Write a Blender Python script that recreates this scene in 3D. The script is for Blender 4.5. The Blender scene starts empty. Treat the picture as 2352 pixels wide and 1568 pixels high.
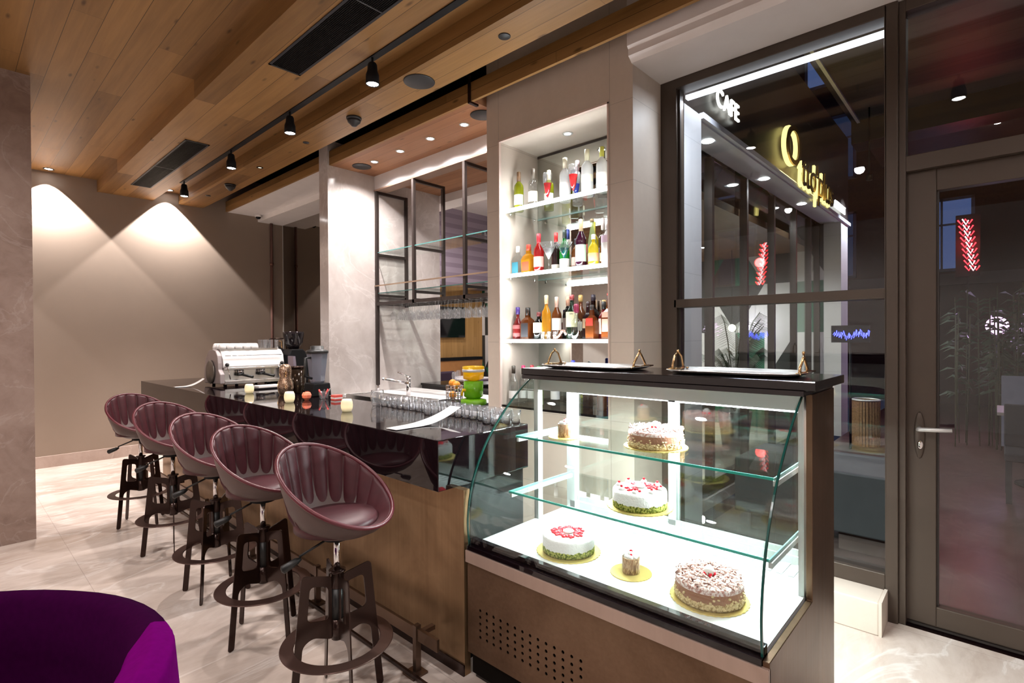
import bpy, math, random
from mathutils import Matrix, Vector
random.seed(7)
S = bpy.context.scene
COL = S.collection
PI = math.pi

# ------------------------------------------------------------------ camera, world, exposure
cam_d = bpy.data.cameras.new('camera'); cam = bpy.data.objects.new('camera', cam_d); COL.objects.link(cam)
cam_d.sensor_width = 36.0; cam_d.sensor_fit = 'HORIZONTAL'; cam_d.lens = 1208.16 / 2352 * 36.0
cam_d.clip_start = 0.05; cam_d.clip_end = 200
_y, _p, _r = 0.825834, 0.0083067, -0.0060835
F = Vector((math.sin(_y)*math.cos(_p), math.cos(_y)*math.cos(_p), -math.sin(_p)))
R0 = Vector((math.cos(_y), -math.sin(_y), 0)); U0 = R0.cross(F)
Rv = R0*math.cos(_r) + U0*math.sin(_r); Uv = -R0*math.sin(_r) + U0*math.cos(_r)
cam.matrix_world = Matrix(((Rv.x, Uv.x, -F.x, 0), (Rv.y, Uv.y, -F.y, 0), (Rv.z, Uv.z, -F.z, 1.5), (0, 0, 0, 1)))
S.camera = cam
W = bpy.data.worlds.new('night'); S.world = W; W.use_nodes = True
W.node_tree.nodes['Background'].inputs[0].default_value = (0.10, 0.12, 0.22, 1)
W.node_tree.nodes['Background'].inputs[1].default_value = 0.10
S.view_settings.view_transform = 'Standard'; S.view_settings.look = 'None'
S.view_settings.gamma = 1.0; S.view_settings.use_curve_mapping = False
S.view_settings.exposure = 0.75
cy = S.cycles
cy.use_denoising = True
cy.max_bounces = 8; cy.diffuse_bounces = 3; cy.glossy_bounces = 4; cy.transmission_bounces = 4
cy.transparent_max_bounces = 22; cy.caustics_reflective = False; cy.caustics_refractive = False
cy.sample_clamp_indirect = 4.0; cy.sample_clamp_direct = 0.0; cy.blur_glossy = 0.5
cy.use_adaptive_sampling = True; cy.adaptive_threshold = 0.04

WARM = (1.0, 0.86, 0.76); NEUT = (1.0, 0.93, 0.90); COOL = (0.93, 0.97, 1.0)

# ------------------------------------------------------------------ materials
class NT:
    def __init__(s, name):
        s.m = bpy.data.materials.new(name); s.m.use_nodes = True
        s.t = s.m.node_tree; s.t.nodes.clear()
        s.out = s.t.nodes.new('ShaderNodeOutputMaterial')
    def n(s, typ, **kw):
        nd = s.t.nodes.new(typ)
        for k, v in kw.items():
            setattr(nd, k, v)
        return nd
    def set(s, sock, v):
        if isinstance(v, bpy.types.NodeSocket): s.t.links.new(v, sock)
        elif v is not None:
            if hasattr(sock.default_value, '__len__') and not hasattr(v, '__len__'): v = (v,)*len(sock.default_value)
            if hasattr(v, '__len__') and len(v) == 3 and len(sock.default_value) == 4: v = (*v, 1)
            sock.default_value = v
    def math(s, op, a, b=None, c=None):
        nd = s.n('ShaderNodeMath', operation=op); s.set(nd.inputs[0], a)
        if b is not None: s.set(nd.inputs[1], b)
        if c is not None: s.set(nd.inputs[2], c)
        return nd.outputs[0]
    def xyz(s):
        tc = s.n('ShaderNodeTexCoord'); sp = s.n('ShaderNodeSeparateXYZ'); s.t.links.new(tc.outputs['Object'], sp.inputs[0])
        return tc.outputs['Object'], sp.outputs[0], sp.outputs[1], sp.outputs[2]
    def comb(s, x, y, z):
        nd = s.n('ShaderNodeCombineXYZ'); s.set(nd.inputs[0], x); s.set(nd.inputs[1], y); s.set(nd.inputs[2], z); return nd.outputs[0]
    def noise(s, vec, scale=5, detail=3, rough=.5, dist=0):
        nd = s.n('ShaderNodeTexNoise'); s.set(nd.inputs['Vector'], vec); s.set(nd.inputs['Scale'], scale)
        s.set(nd.inputs['Detail'], detail); s.set(nd.inputs['Roughness'], rough); s.set(nd.inputs['Distortion'], dist); return nd.outputs[0]
    def ramp(s, fac, stops):
        nd = s.n('ShaderNodeValToRGB'); s.set(nd.inputs[0], fac); e = nd.color_ramp.elements
        while len(e) < len(stops): e.new(.5)
        for i, (p, c) in enumerate(stops):
            e[i].position = p; e[i].color = (*c, 1) if hasattr(c, '__len__') else (c, c, c, 1)
        return nd.outputs[0]
    def schlick(s, f0=.04, lo=0.0, k=.96):
        """two-sided thin-sheet reflectance from the viewing angle on the surface"""
        g = s.n('ShaderNodeNewGeometry'); d = s.n('ShaderNodeVectorMath', operation='DOT_PRODUCT')
        s.t.links.new(g.outputs['Normal'], d.inputs[0]); s.t.links.new(g.outputs['Incoming'], d.inputs[1])
        c = s.math('SUBTRACT', 1.0, s.math('ABSOLUTE', d.outputs['Value'])); p = s.math('POWER', c, 5.0)
        return s.math('MAXIMUM', s.math('MULTIPLY_ADD', p, k, f0), lo)
    def mix(s, fac, a, b, mode='MIX'):
        nd = s.n('ShaderNodeMix', data_type='RGBA', blend_type=mode); s.set(nd.inputs[0], fac); s.set(nd.inputs[6], a); s.set(nd.inputs[7], b)
        return nd.outputs[2]
    def vmul(s, v, k):
        nd = s.n('ShaderNodeVectorMath', operation='MULTIPLY'); s.set(nd.inputs[0], v); s.set(nd.inputs[1], k); return nd.outputs[0]
    def bsdf(s, col=(.8,.8,.8), rough=.5, metal=0, spec=.5, coat=0, bump=None, bstr=.2, bdist=.01, emis=None, estr=0, trans=0, sss=0, aniso=0, sheen=0):
        b = s.n('ShaderNodeBsdfPrincipled'); I = b.inputs
        s.set(I['Base Color'], col); s.set(I['Roughness'], rough); s.set(I['Metallic'], metal); s.set(I['Specular IOR Level'], spec)
        s.set(I['Coat Weight'], coat); s.set(I['Transmission Weight'], trans); s.set(I['Anisotropic'], aniso); s.set(I['Sheen Weight'], sheen)
        if emis is not None: s.set(I['Emission Color'], emis); s.set(I['Emission Strength'], estr)
        if bump is not None:
            bp = s.n('ShaderNodeBump'); s.set(bp.inputs['Height'], bump); s.set(bp.inputs['Strength'], bstr); s.set(bp.inputs['Distance'], bdist)
            s.t.links.new(bp.outputs[0], I['Normal'])
        s.t.links.new(b.outputs[0], s.out.inputs[0]); return b

def plain(name, col, rough=.5, metal=0, spec=.5, coat=0, var=.08, vs=8, **kw):
    t = NT(name); v, x, y, z = t.xyz(); n = t.noise(v, vs, 3)
    lo = tuple(c*(1-var) for c in col); hi = tuple(min(1, c*(1+var)) for c in col)
    c = t.ramp(n, [(.3, lo), (.7, hi)]); t.bsdf(c, rough, metal, spec, coat, **kw); return t.m
def emit(name, col, st, var=0.0):
    t = NT(name); e = t.n('ShaderNodeEmission'); t.set(e.inputs[0], col); e.inputs[1].default_value = st
    t.t.links.new(e.outputs[0], t.out.inputs[0]); return t.m
def glass(name, tint=(.97, .99, .985), refl=1.0, rough=0.0, base=.03, power=1.45):
    """thin clear glass: passes light straight through, reflects more at glancing angles"""
    t = NT(name); tr = t.n('ShaderNodeBsdfTransparent'); t.set(tr.inputs[0], tint)
    gl = t.n('ShaderNodeBsdfGlossy'); gl.inputs['Roughness'].default_value = rough; t.set(gl.inputs[0], (refl,)*3)
    f = t.schlick(.04, base, .75)
    mx = t.n('ShaderNodeMixShader'); t.set(mx.inputs[0], f); t.t.links.new(tr.outputs[0], mx.inputs[1]); t.t.links.new(gl.outputs[0], mx.inputs[2])
    t.t.links.new(mx.outputs[0], t.out.inputs[0]); return t.m
def sparkle(name):
    t = NT(name); tr = t.n('ShaderNodeBsdfTransparent'); t.set(tr.inputs[0], (.985, .987, .99))
    gl = t.n('ShaderNodeBsdfGlossy'); gl.inputs['Roughness'].default_value = .04
    tl = t.n('ShaderNodeBsdfTranslucent'); t.set(tl.inputs[0], (.9, .92, .96))
    m0 = t.n('ShaderNodeMixShader'); m0.inputs[0].default_value = .055; t.t.links.new(tr.outputs[0], m0.inputs[1]); t.t.links.new(tl.outputs[0], m0.inputs[2])
    f = t.schlick(.06, .0, 1.6)
    mx = t.n('ShaderNodeMixShader'); t.set(mx.inputs[0], f); t.t.links.new(m0.outputs[0], mx.inputs[1]); t.t.links.new(gl.outputs[0], mx.inputs[2])
    t.t.links.new(mx.outputs[0], t.out.inputs[0]); return t.m
def liquid(name, col, clear=.45, rough=.08):
    """coloured bottle glass: part see-through, part body colour with a glossy skin"""
    t = NT(name); tr = t.n('ShaderNodeBsdfTransparent'); t.set(tr.inputs[0], tuple(min(1, c**.6) for c in col))
    tl = t.n('ShaderNodeBsdfTranslucent'); t.set(tl.inputs[0], col)
    df = t.n('ShaderNodeBsdfDiffuse'); t.set(df.inputs[0], col)
    m0 = t.n('ShaderNodeMixShader'); m0.inputs[0].default_value = .5; t.t.links.new(tl.outputs[0], m0.inputs[1]); t.t.links.new(df.outputs[0], m0.inputs[2])
    m1 = t.n('ShaderNodeMixShader'); m1.inputs[0].default_value = clear; t.t.links.new(m0.outputs[0], m1.inputs[1]); t.t.links.new(tr.outputs[0], m1.inputs[2])
    gl = t.n('ShaderNodeBsdfGlossy'); gl.inputs['Roughness'].default_value = rough
    m2 = t.n('ShaderNodeMixShader'); t.t.links.new(t.schlick(.05, 0, .8), m2.inputs[0]); t.t.links.new(m1.outputs[0], m2.inputs[1]); t.t.links.new(gl.outputs[0], m2.inputs[2])
    t.t.links.new(m2.outputs[0], t.out.inputs[0]); return t.m
def planks(name, w, lo, hi, seam=.35, rough=.45, off=0.0, length=2.6, along='y'):
    t = NT(name); v, x, y, z = t.xyz()
    if along == 'x': x, y = y, x
    if along == 'z': y, z = z, 0.0
    ac = t.math('ADD', t.math('ADD', x, z), off); u = t.math('DIVIDE', ac, w); idx = t.math('FLOOR', u); fu = t.math('FRACT', u)
    wn = t.n('ShaderNodeTexWhiteNoise', noise_dimensions='1D'); t.set(wn.inputs['W'], idx)
    a = t.math('ADD', t.math('DIVIDE', y, length), t.math('MULTIPLY', wn.outputs[0], 5.0)); ia = t.math('FLOOR', a); fa = t.math('FRACT', a)
    w2 = t.n('ShaderNodeTexWhiteNoise', noise_dimensions='2D'); t.set(w2.inputs['Vector'], t.comb(idx, ia, 0))
    g = t.noise(t.comb(t.math('MULTIPLY', ac, 26), t.math('MULTIPLY', y, 1.3), t.math('MULTIPLY', w2.outputs[0], 9)), 1.0, 5, .6, .5)
    g2 = t.noise(t.comb(t.math('MULTIPLY', ac, 5), t.math('MULTIPLY', y, .8), w2.outputs[0]), 1.0, 2, .5, 1.5)
    tone = t.math('ADD', t.math('MULTIPLY', g, .5), t.math('ADD', t.math('MULTIPLY', w2.outputs[0], .35), t.math('MULTIPLY', g2, .25)))
    c = t.ramp(tone, [(.25, lo), (.85, hi)])
    kn = t.n('ShaderNodeTexVoronoi'); t.set(kn.inputs['Vector'], t.comb(t.math('MULTIPLY', ac, 9), t.math('MULTIPLY', y, 2.6), w2.outputs[0])); kn.inputs['Scale'].default_value = 1.0
    km = t.ramp(kn.outputs['Distance'], [(.045, 1.0), (.13, 0.0)])
    c = t.mix(t.math('MULTIPLY', km, .7), c, tuple(k*.35 for k in lo))
    s1 = t.math('LESS_THAN', fu, .022); s2 = t.math('LESS_THAN', fa, .0012)
    c = t.mix(t.math('MULTIPLY', t.math('MAXIMUM', s1, t.math('MULTIPLY', s2, .6)), 1-seam*.5), c, tuple(k*.25 for k in lo))
    t.bsdf(c, rough, spec=.3, bump=g, bstr=.08); return t.m
def marble(name, lo, mid, vein, scale=1.0, rough=.12, tile=None, spec=.5, stretch=(1, 1, 1), vs=.5):
    t = NT(name); v, x, y, z = t.xyz(); vv = t.vmul(v, stretch)
    n1 = t.noise(vv, 1.1*scale, 6, .6, 1.2); n2 = t.noise(vv, 5*scale, 5, .65, .8)
    c = t.ramp(t.math('ADD', t.math('MULTIPLY', n1, .65), t.math('MULTIPLY', n2, .35)), [(.34, lo), (.62, mid)])
    n3 = t.noise(vv, .9*scale, 6, .55, 1.6); ve = t.math('ABSOLUTE', t.math('SUBTRACT', n3, .5))
    vm = t.ramp(ve, [(.0, 1.0), (.018, 0.0)]); c = t.mix(t.math('MULTIPLY', vm, vs), c, vein)
    if tile:
        f = None
        for ax, (w, o) in zip((x, y), tile):
            q = t.math('FRACT', t.math('DIVIDE', t.math('ADD', ax, o), w)); l = t.math('LESS_THAN', q, .0035/w); f = l if f is None else t.math('MAXIMUM', f, l)
        c = t.mix(t.math('MULTIPLY', f, .35), c, tuple(k*.5 for k in lo))
    t.bsdf(c, rough, spec=spec); return t.m
def limestone(name, col, ys=(), z0=.43, dz=.515, rough=.5):
    t = NT(name); v, x, y, z = t.xyz(); n = t.noise(v, 22, 4, .7); n2 = t.noise(t.vmul(v, (3, 3, .8)), 2, 3)
    c = t.ramp(t.math('ADD', t.math('MULTIPLY', n, .4), t.math('MULTIPLY', n2, .6)), [(.3, tuple(k*.9 for k in col)), (.7, col)])
    f = t.math('LESS_THAN', t.math('FRACT', t.math('DIVIDE', t.math('SUBTRACT', z, z0), dz)), .008)
    for yy in ys: f = t.math('MAXIMUM', f, t.math('LESS_THAN', t.math('ABSOLUTE', t.math('SUBTRACT', y, yy)), .003))
    c = t.mix(t.math('MULTIPLY', f, .45), c, tuple(k*.45 for k in col)); t.bsdf(c, rough, spec=.35, bump=n, bstr=.05); return t.m
def bronze(name, lo, hi, rough=.32, metal=.85):
    t = NT(name); v, x, y, z = t.xyz(); n = t.noise(v, 2.6, 4, .6, .8); st = t.noise(t.vmul(v, (60, 60, 1.2)), 1, 3, .6)
    c = t.ramp(t.math('ADD', t.math('MULTIPLY', n, .75), t.math('MULTIPLY', st, .25)), [(.3, lo), (.7, hi)])
    t.bsdf(c, t.math('ADD', rough-.08, t.math('MULTIPLY', st, .16)), metal, .5); return t.m

M = {}
M['ceil'] = planks('pale ceiling planks', .157, (.13, .062, .019), (.38, .205, .072), off=.058)
M['ceil2'] = planks('reddish bar ceiling planks', .13, (.25, .105, .05), (.43, .215, .11), off=.02)
M['ceil3'] = planks('dark restaurant ceiling planks', .12, (.10, .055, .03), (.2, .11, .06), off=.0, along='x')
M['slats'] = planks('upright wood slats', .09, (.33, .18, .06), (.50, .29, .11), off=.0, along='z')
M['floor'] = marble('polished beige marble floor', (.43, .335, .275), (.70, .60, .54), (.84, .78, .74), .9, .11, tile=((.9, .3), (.9, .2)), stretch=(.7, 1.8, 1), vs=.45)
M['colmarble'] = marble('brown veined marble', (.23, .155, .125), (.33, .24, .20), (.50, .42, .38), 2.2, .25, vs=.22)
M['palemarble'] = marble('pale cream marble', (.50, .445, .42), (.66, .61, .585), (.80, .76, .74), 1.3, .13, vs=.35)
M['basemarble'] = marble('skirting marble', (.40, .30, .25), (.52, .42, .37), (.66, .58, .53), 2, .3)
M['wall'] = plain('taupe wall paint', (.33, .262, .21), .65, spec=.25, var=.03, vs=2)
M['wallw'] = plain('off white plaster', (.80, .75, .73), .6, var=.02)
M['white'] = plain('white board', (.86, .84, .83), .45, var=.02)
M['stone'] = limestone('honed beige limestone', (.62, .53, .45), ys=(2.87, 1.86))
M['stonew'] = limestone('pale limestone', (.60, .59, .60), ys=())
M['blackgloss'] = plain('polished black stone', (.006, .003, .004), .035, spec=.6, var=.3)
M['blacktop'] = plain('dark case top', (.012, .009, .009), .12, spec=.5, var=.3)
M['black'] = plain('matt black metal', (.008, .008, .009), .55, spec=.15, var=.2)
M['void'] = plain('dark plenum', (.006, .004, .003), .9, spec=.1)
M['bronzepanel'] = bronze('mottled bronze panel', (.20, .115, .055), (.42, .27, .15), .36, .75)
M['bronzedark'] = bronze('dark bronze case panel', (.11, .062, .035), (.22, .135, .085), .36, .8)
M['bronzeband'] = bronze('light bronze band', (.40, .29, .24), (.50, .37, .31), .4, .6)
M['frame'] = plain('bronze anodised frame', (.072, .052, .039), .42, metal=.35, var=.03)
M['framed'] = plain('dark frame seal', (.03, .022, .018), .5, var=.05)
M['steel'] = plain('brushed steel', (.62, .60, .58), .25, metal=1, var=.05, vs=30)
M['alu'] = plain('satin aluminium', (.68, .69, .68), .35, metal=.5, var=.03)
M['chrome'] = plain('chrome', (.85, .84, .85), .06, metal=1, var=.02)
M['stoolmetal'] = plain('dark brown lacquered steel', (.035, .017, .013), .22, metal=.6, var=.15)
M['leather'] = plain('burgundy leather', (.062, .0135, .018), .45, spec=.35, var=.12, vs=30, bump=None)
M['shell'] = plain('grey brown shell', (.085, .050, .044), .5, var=.06)
M['rubber'] = plain('black plastic', (.01, .01, .01), .4)
M['mirror'] = plain('mirror glass', (.80, .82, .80), .01, metal=1, var=.0)
M['darkmirror'] = plain('smoked mirror', (.36, .33, .30), .015, metal=1, var=.0)
M['pane'] = glass('window pane', (.93, .96, .95), base=.035)
M['case'] = glass('case glass', (.955, .985, .975), base=.03)
M['shelfg'] = glass('shelf glass', (.95, .985, .97), base=.05)
M['tumbler'] = sparkle('clear tumbler glass')
M['edge'] = plain('green glass edge', (.02, .30, .24), .15, var=.05)
M['edged'] = plain('dark green glass edge', (.008, .06, .05), .15, var=.05)
M['silver'] = plain('silver tray', (.88, .85, .83), .28, metal=1, var=.02)
M['gold'] = plain('antique gold', (.60, .40, .20), .22, metal=1, var=.2, vs=60)
M['goldboard'] = plain('gold cake board', (.80, .62, .22), .3, metal=.65, var=.05)
M['led'] = emit('white light strip', (.95, 1, 1), 7.0)
M['ledcase'] = emit('case light strip', (.97, 1, 1), 16.0)
M['lens'] = emit('lamp lens', (1, .95, .93), 40.0)
M['lensoff'] = emit('dim lamp lens', (1, .85, .6), 1.2)
M['tray'] = plain('white enamel deck', (.82, .83, .83), .25, var=.02)

# ------------------------------------------------------------------ mesh helpers
class MB:
    def __init__(s): s.v = []; s.f = []; s.sm = []; s.mi = []; s.cur = 0
    def add(s, vs, fs, smooth=False):
        b = len(s.v); s.v += [tuple(p) for p in vs]
        for f in fs: s.f.append([b+i for i in f]); s.sm.append(smooth); s.mi.append(s.cur)
        return s
    def mat(s, i): s.cur = i; return s
    def box(s, x0, y0, z0, x1, y1, z1):
        x0, x1 = min(x0, x1), max(x0, x1); y0, y1 = min(y0, y1), max(y0, y1); z0, z1 = min(z0, z1), max(z0, z1)
        return s.add([(x0,y0,z0),(x1,y0,z0),(x1,y1,z0),(x0,y1,z0),(x0,y0,z1),(x1,y0,z1),(x1,y1,z1),(x0,y1,z1)],
                     [(0,3,2,1),(4,5,6,7),(0,1,5,4),(1,2,6,5),(2,3,7,6),(3,0,4,7)])
    def lathe(s, prof, n=20, c=(0, 0, 0), smooth=True, a0=0, sx=1, sy=1):
        m = len(prof); vs = []
        for r, z in prof:
            for k in range(n):
                a = a0 + 2*PI*k/n; vs.append((c[0]+sx*r*math.cos(a), c[1]+sy*r*math.sin(a), c[2]+z))
        fs = [(i*n+k, i*n+(k+1) % n, (i+1)*n+(k+1) % n, (i+1)*n+k) for i in range(m-1) for k in range(n)]
        closed = prof[0] == prof[-1]
        if prof[0][0] > 1e-5 and not closed: fs.append(list(range(n))[::-1])
        if prof[-1][0] > 1e-5 and not closed: fs.append([(m-1)*n+k for k in range(n)])
        return s.add(vs, fs, smooth)
    def cyl(s, x, y, z0, z1, r, n=20, r1=None): return s.lathe([(r, z0), (r1 if r1 is not None else r, z1)], n, (x, y, 0))
    def tube(s, pts, r, n=8, closed=False, smooth=True):
        pts = [Vector(p) for p in pts]; m = len(pts); vs = []; up = Vector((0, 0, 1)); prev = None
        rs = r if hasattr(r, '__len__') else [r]*m
        for i, p in enumerate(pts):
            a = pts[(i-1) % m] if (closed or i > 0) else p; b = pts[(i+1) % m] if (closed or i < m-1) else p
            d = (b-a).normalized()
            if prev is None: q = d.cross(up if abs(d.z) < .9 else Vector((1, 0, 0))).normalized()
            else: q = (prev - d*prev.dot(d)); q = q.normalized() if q.length > 1e-6 else d.orthogonal().normalized()
            prev = q; w = d.cross(q)
            for k in range(n):
                t = 2*PI*k/n; vs.append(p + (q*math.cos(t) + w*math.sin(t))*rs[i])
        fs = []
        for i in range(m if closed else m-1):
            j = (i+1) % m
            for k in range(n): fs.append((i*n+k, i*n+(k+1) % n, j*n+(k+1) % n, j*n+k))
        if not closed: fs.append(list(range(n))[::-1]); fs.append([(m-1)*n+k for k in range(n)])
        return s.add(vs, fs, smooth)
    def prism(s, poly, axis, a, b):
        """poly of 2D points extruded along axis 0/1/2 from a to b"""
        n = len(poly); vs = []
        for c in (a, b):
            for p in poly:
                q = [0, 0, 0]; o = [i for i in range(3) if i != axis]; q[o[0]] = p[0]; q[o[1]] = p[1]; q[axis] = c; vs.append(q)
        return s.add(vs, [list(range(n))[::-1], [n+i for i in range(n)]] + [(i, (i+1) % n, n+(i+1) % n, n+i) for i in range(n)])
    def sphere(s, c, r, n=16, m=10, sc=(1, 1, 1), rot=None):
        vs = []; fs = []
        for i in range(m+1):
            ph = PI*i/m
            for k in range(n):
                a = 2*PI*k/n; q = Vector((r*sc[0]*math.sin(ph)*math.cos(a), r*sc[1]*math.sin(ph)*math.sin(a), r*sc[2]*math.cos(ph)))
                if rot: q.rotate(rot)
                vs.append((c[0]+q.x, c[1]+q.y, c[2]+q.z))
        for i in range(m):
            for k in range(n): fs.append((i*n+k, (i+1)*n+k, (i+1)*n+(k+1) % n, i*n+(k+1) % n))
        return s.add(vs, fs, True)
    def grid(s, fn, nu, nv, cu=False, cv=False, smooth=True):
        vs = [fn(i, j) for i in range(nu) for j in range(nv)]; fs = []
        for i in range(nu if cu else nu-1):
            for j in range(nv if cv else nv-1):
                i2 = (i+1) % nu; j2 = (j+1) % nv; fs.append((i*nv+j, i2*nv+j, i2*nv+j2, i*nv+j2))
        return s.add(vs, fs, smooth)
    def build(s, name, mats, parent=None, bev=0, loc=None):
        me = bpy.data.meshes.new(name); me.from_pydata(s.v, [], s.f)
        for m in (mats if isinstance(mats, (list, tuple)) else [mats]): me.materials.append(m)
        me.polygons.foreach_set('use_smooth', s.sm); me.polygons.foreach_set('material_index', s.mi); me.update()
        import bmesh
        bm = bmesh.new(); bm.from_mesh(me); bmesh.ops.remove_doubles(bm, verts=bm.verts, dist=1e-6); bmesh.ops.recalc_face_normals(bm, faces=bm.faces); bm.to_mesh(me); bm.free()
        o = bpy.data.objects.new(name, me); COL.objects.link(o)
        if parent is not None: o.parent = parent
        if loc: o.location = loc
        if bev:
            b = o.modifiers.new('bevel', 'BEVEL'); b.width = bev; b.segments = 2; b.limit_method = 'ANGLE'; b.angle_limit = .6
        return o
def tag(o, label=None, cat=None, group=None, kind=None):
    if label: o['label'] = label
    if cat: o['category'] = cat
    if group: o['group'] = group
    if kind: o['kind'] = kind
    return o
def root(name, label, cat, loc=(0, 0, 0), rz=0, group=None):
    o = bpy.data.objects.new(name, None); COL.objects.link(o); o.location = loc; o.rotation_euler = (0, 0, rz); o.empty_display_size = .1
    return tag(o, label, cat, group)
def copy_tree(o, parent=None):
    c = o.copy(); COL.objects.link(c); c.parent = parent
    for ch in list(o.children): copy_tree(ch, c)
    return c
def struct(o): o['kind'] = 'structure'; return o
def curve_mesh(cu, name, mats, parent=None):
    tmp = bpy.data.objects.new('tmp', cu); COL.objects.link(tmp)
    dg = bpy.context.evaluated_depsgraph_get(); me = bpy.data.meshes.new_from_object(tmp.evaluated_get(dg)); me.name = name
    bpy.data.objects.remove(tmp); bpy.data.curves.remove(cu)
    me.materials.clear()
    for m in (mats if isinstance(mats, (list, tuple)) else [mats]): me.materials.append(m)
    for p in me.polygons: p.material_index = 0; p.use_smooth = False
    o = bpy.data.objects.new(name, me); COL.objects.link(o)
    if parent is not None: o.parent = parent
    return o
def plate(name, loops, thick, mat, parent=None):
    """flat plate in its local XY plane with holes, thickness along Z"""
    cu = bpy.data.curves.new(name, 'CURVE'); cu.dimensions = '2D'; cu.fill_mode = 'BOTH'; cu.extrude = thick/2
    for lp in loops:
        sp = cu.splines.new('POLY'); sp.points.add(len(lp)-1); sp.use_cyclic_u = True
        for i, p in enumerate(lp): sp.points[i].co = (p[0], p[1], 0, 1)
    return curve_mesh(cu, name, mat, parent)
def text(name, s, size, mat, parent=None, ext=.003, align='CENTER', shear=0, bold=0, space=1):
    cu = bpy.data.curves.new(name, 'FONT'); cu.body = s; cu.size = size; cu.extrude = ext; cu.align_x = align; cu.align_y = 'CENTER'; cu.shear = shear; cu.offset = bold; cu.space_character = space
    return curve_mesh(cu, name, mat, parent)
def spot(name, loc, energy, deg, blend=.3, col=NEUT, rad=.03, parent=None, target=None):
    l = bpy.data.lights.new(name, 'SPOT'); l.energy = energy; l.spot_size = math.radians(deg); l.spot_blend = blend; l.color = col; l.shadow_soft_size = rad
    o = bpy.data.objects.new(name, l); COL.objects.link(o); o.location = loc
    if target: o.rotation_euler = (Vector(target)-Vector(loc)).to_track_quat('-Z', 'Y').to_euler()
    if parent: o.parent = parent
    return o
def point(name, loc, energy, col=NEUT, rad=.05, parent=None):
    l = bpy.data.lights.new(name, 'POINT'); l.energy = energy; l.color = col; l.shadow_soft_size = rad
    o = bpy.data.objects.new(name, l); COL.objects.link(o); o.location = loc
    if parent: o.parent = parent
    return o
def area(name, loc, energy, sx, sy, rot=(0, 0, 0), col=NEUT, parent=None):
    l = bpy.data.lights.new(name, 'AREA'); l.shape = 'RECTANGLE'; l.size = sx; l.size_y = sy; l.energy = energy; l.color = col
    o = bpy.data.objects.new(name, l); COL.objects.link(o); o.location = loc; o.rotation_euler = rot
    if parent: o.parent = parent
    return o

# ------------------------------------------------------------------ setting: floor, walls, ceiling
def sbox(name, m, *boxes, bev=0):
    mb = MB()
    for b in boxes: mb.box(*b)
    return struct(mb.build(name, m, bev=bev))
sbox('floor', M['floor'], (-4, -3, -.1, 3.36, 8.4, 0))
sbox('wall_back', M['wall'], (-4, 8.22, 0, 3.66, 8.4, 4.0))
sbox('wall_left', M['wallw'], (-4.15, -3, 0, -4, 8.4, 4.0))
sbox('wall_front', M['wallw'], (-4.15, -3.15, 0, 3.36, -3, 4.0))
sbox('baseboard_back', M['basemarble'], (-4, 8.195, 0, 3.6, 8.22, .135))
# marble clad column on the left and pale marble end wall behind the bar
sbox('wall_column', M['colmarble'], (-.75, 5.33, 0, .47, 5.95, 3.48))
sbox('wall_marble', M['palemarble'], (2.79, 5.217, 0, 4.31, 5.40, 3.6))
# ceilings
sbox('ceiling', M['ceil'], (-4, -3, 3.48, 1.327, 8.22, 3.6), (1.915, -3, 3.48, 2.213, 8.22, 3.6))
sbox('ceiling_soffit', M['ceil'], (1.327, -3, 3.335, 1.915, 8.22, 3.6))
sbox('ceiling_beam', M['ceil'], (2.213, -3, 3.34, 2.514, 8.22, 3.6))
sbox('ceiling_fascia', M['ceil'], (2.81, -3, 3.337, 2.835, 8.22, 3.482))
sbox('ceiling_void', M['void'], (2.4, -3, 3.85, 3.7, 8.22, 3.95), (2.5, -3, 3.6, 2.514, 8.22, 3.86), (3.36, -3, 3.6, 3.38, 8.22, 3.86))
sbox('ceiling_bar', M['ceil2'], (2.835, 3.0, 3.337, 3.36, 5.217, 3.45))
sbox('ceiling_drop', M['white'], (2.835, 5.4, 3.337, 3.64, 8.22, 3.5), (3.26, 5.4, 3.262, 3.64, 8.22, 3.34))
# wall with the bottle niche
sbox('wall_right', M['stone'],
     (2.97, 1.69, 0, 3.36, 1.872, 3.7), (2.97, 2.862, 0, 3.36, 3.0, 3.7), (2.97, 1.872, 3.025, 3.36, 2.862, 3.7),
     (2.97, 1.872, 0, 3.36, 2.862, .955), (3.36, 1.69, 0, 3.5, 1.872, 3.7), (3.36, 2.862, 0, 3.5, 3.0, 3.7), (3.36, 1.872, 3.025, 3.5, 2.862, 3.7), (3.36, 1.872, 0, 3.5, 2.862, .955),
     (3.44, 1.872, .95, 3.5, 2.862, 3.03))
mb = MB()
mb.box(2.962, 1.866, 3.02, 2.985, 2.868, 3.034); mb.box(2.962, 2.858, .95, 2.985, 2.868, 3.03); mb.box(2.962, 1.866, .95, 2.985, 1.876, 3.03)
struct(mb.build('trim_1', plain('niche edge trim', (.70, .55, .48), .4)))
sbox('trim_2', M['blacktop'], (2.975, 1.874, .955, 3.43, 2.860, .972))
# bulkhead above the serving opening, sill below it
sbox('wall_bulkhead', M['white'], (3.36, 3.0, 3.18, 3.48, 5.217, 3.7))
sbox('trim_3', plain('brown edging', (.30, .19, .14), .5), (3.352, 3.0, 3.165, 3.49, 5.217, 3.18))
sbox('wall_sill', M['wallw'], (3.42, 3.02, 0, 3.9, 5.20, .85))
# white boxed beam over the shop window
mb = MB(); mb.prism([(2.93, 3.235), (2.955, 3.215), (3.40, 3.215), (3.40, 3.8), (2.90, 3.8), (2.90, 3.30), (2.915, 3.285), (2.915, 3.245)], 1, -3, 1.69)
struct(mb.build('trim_4', M['wallw']))
sbox('wall_rear_return', M['wallw'], (3.64, 5.4, 0, 3.75, 8.4, 3.6))

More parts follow.
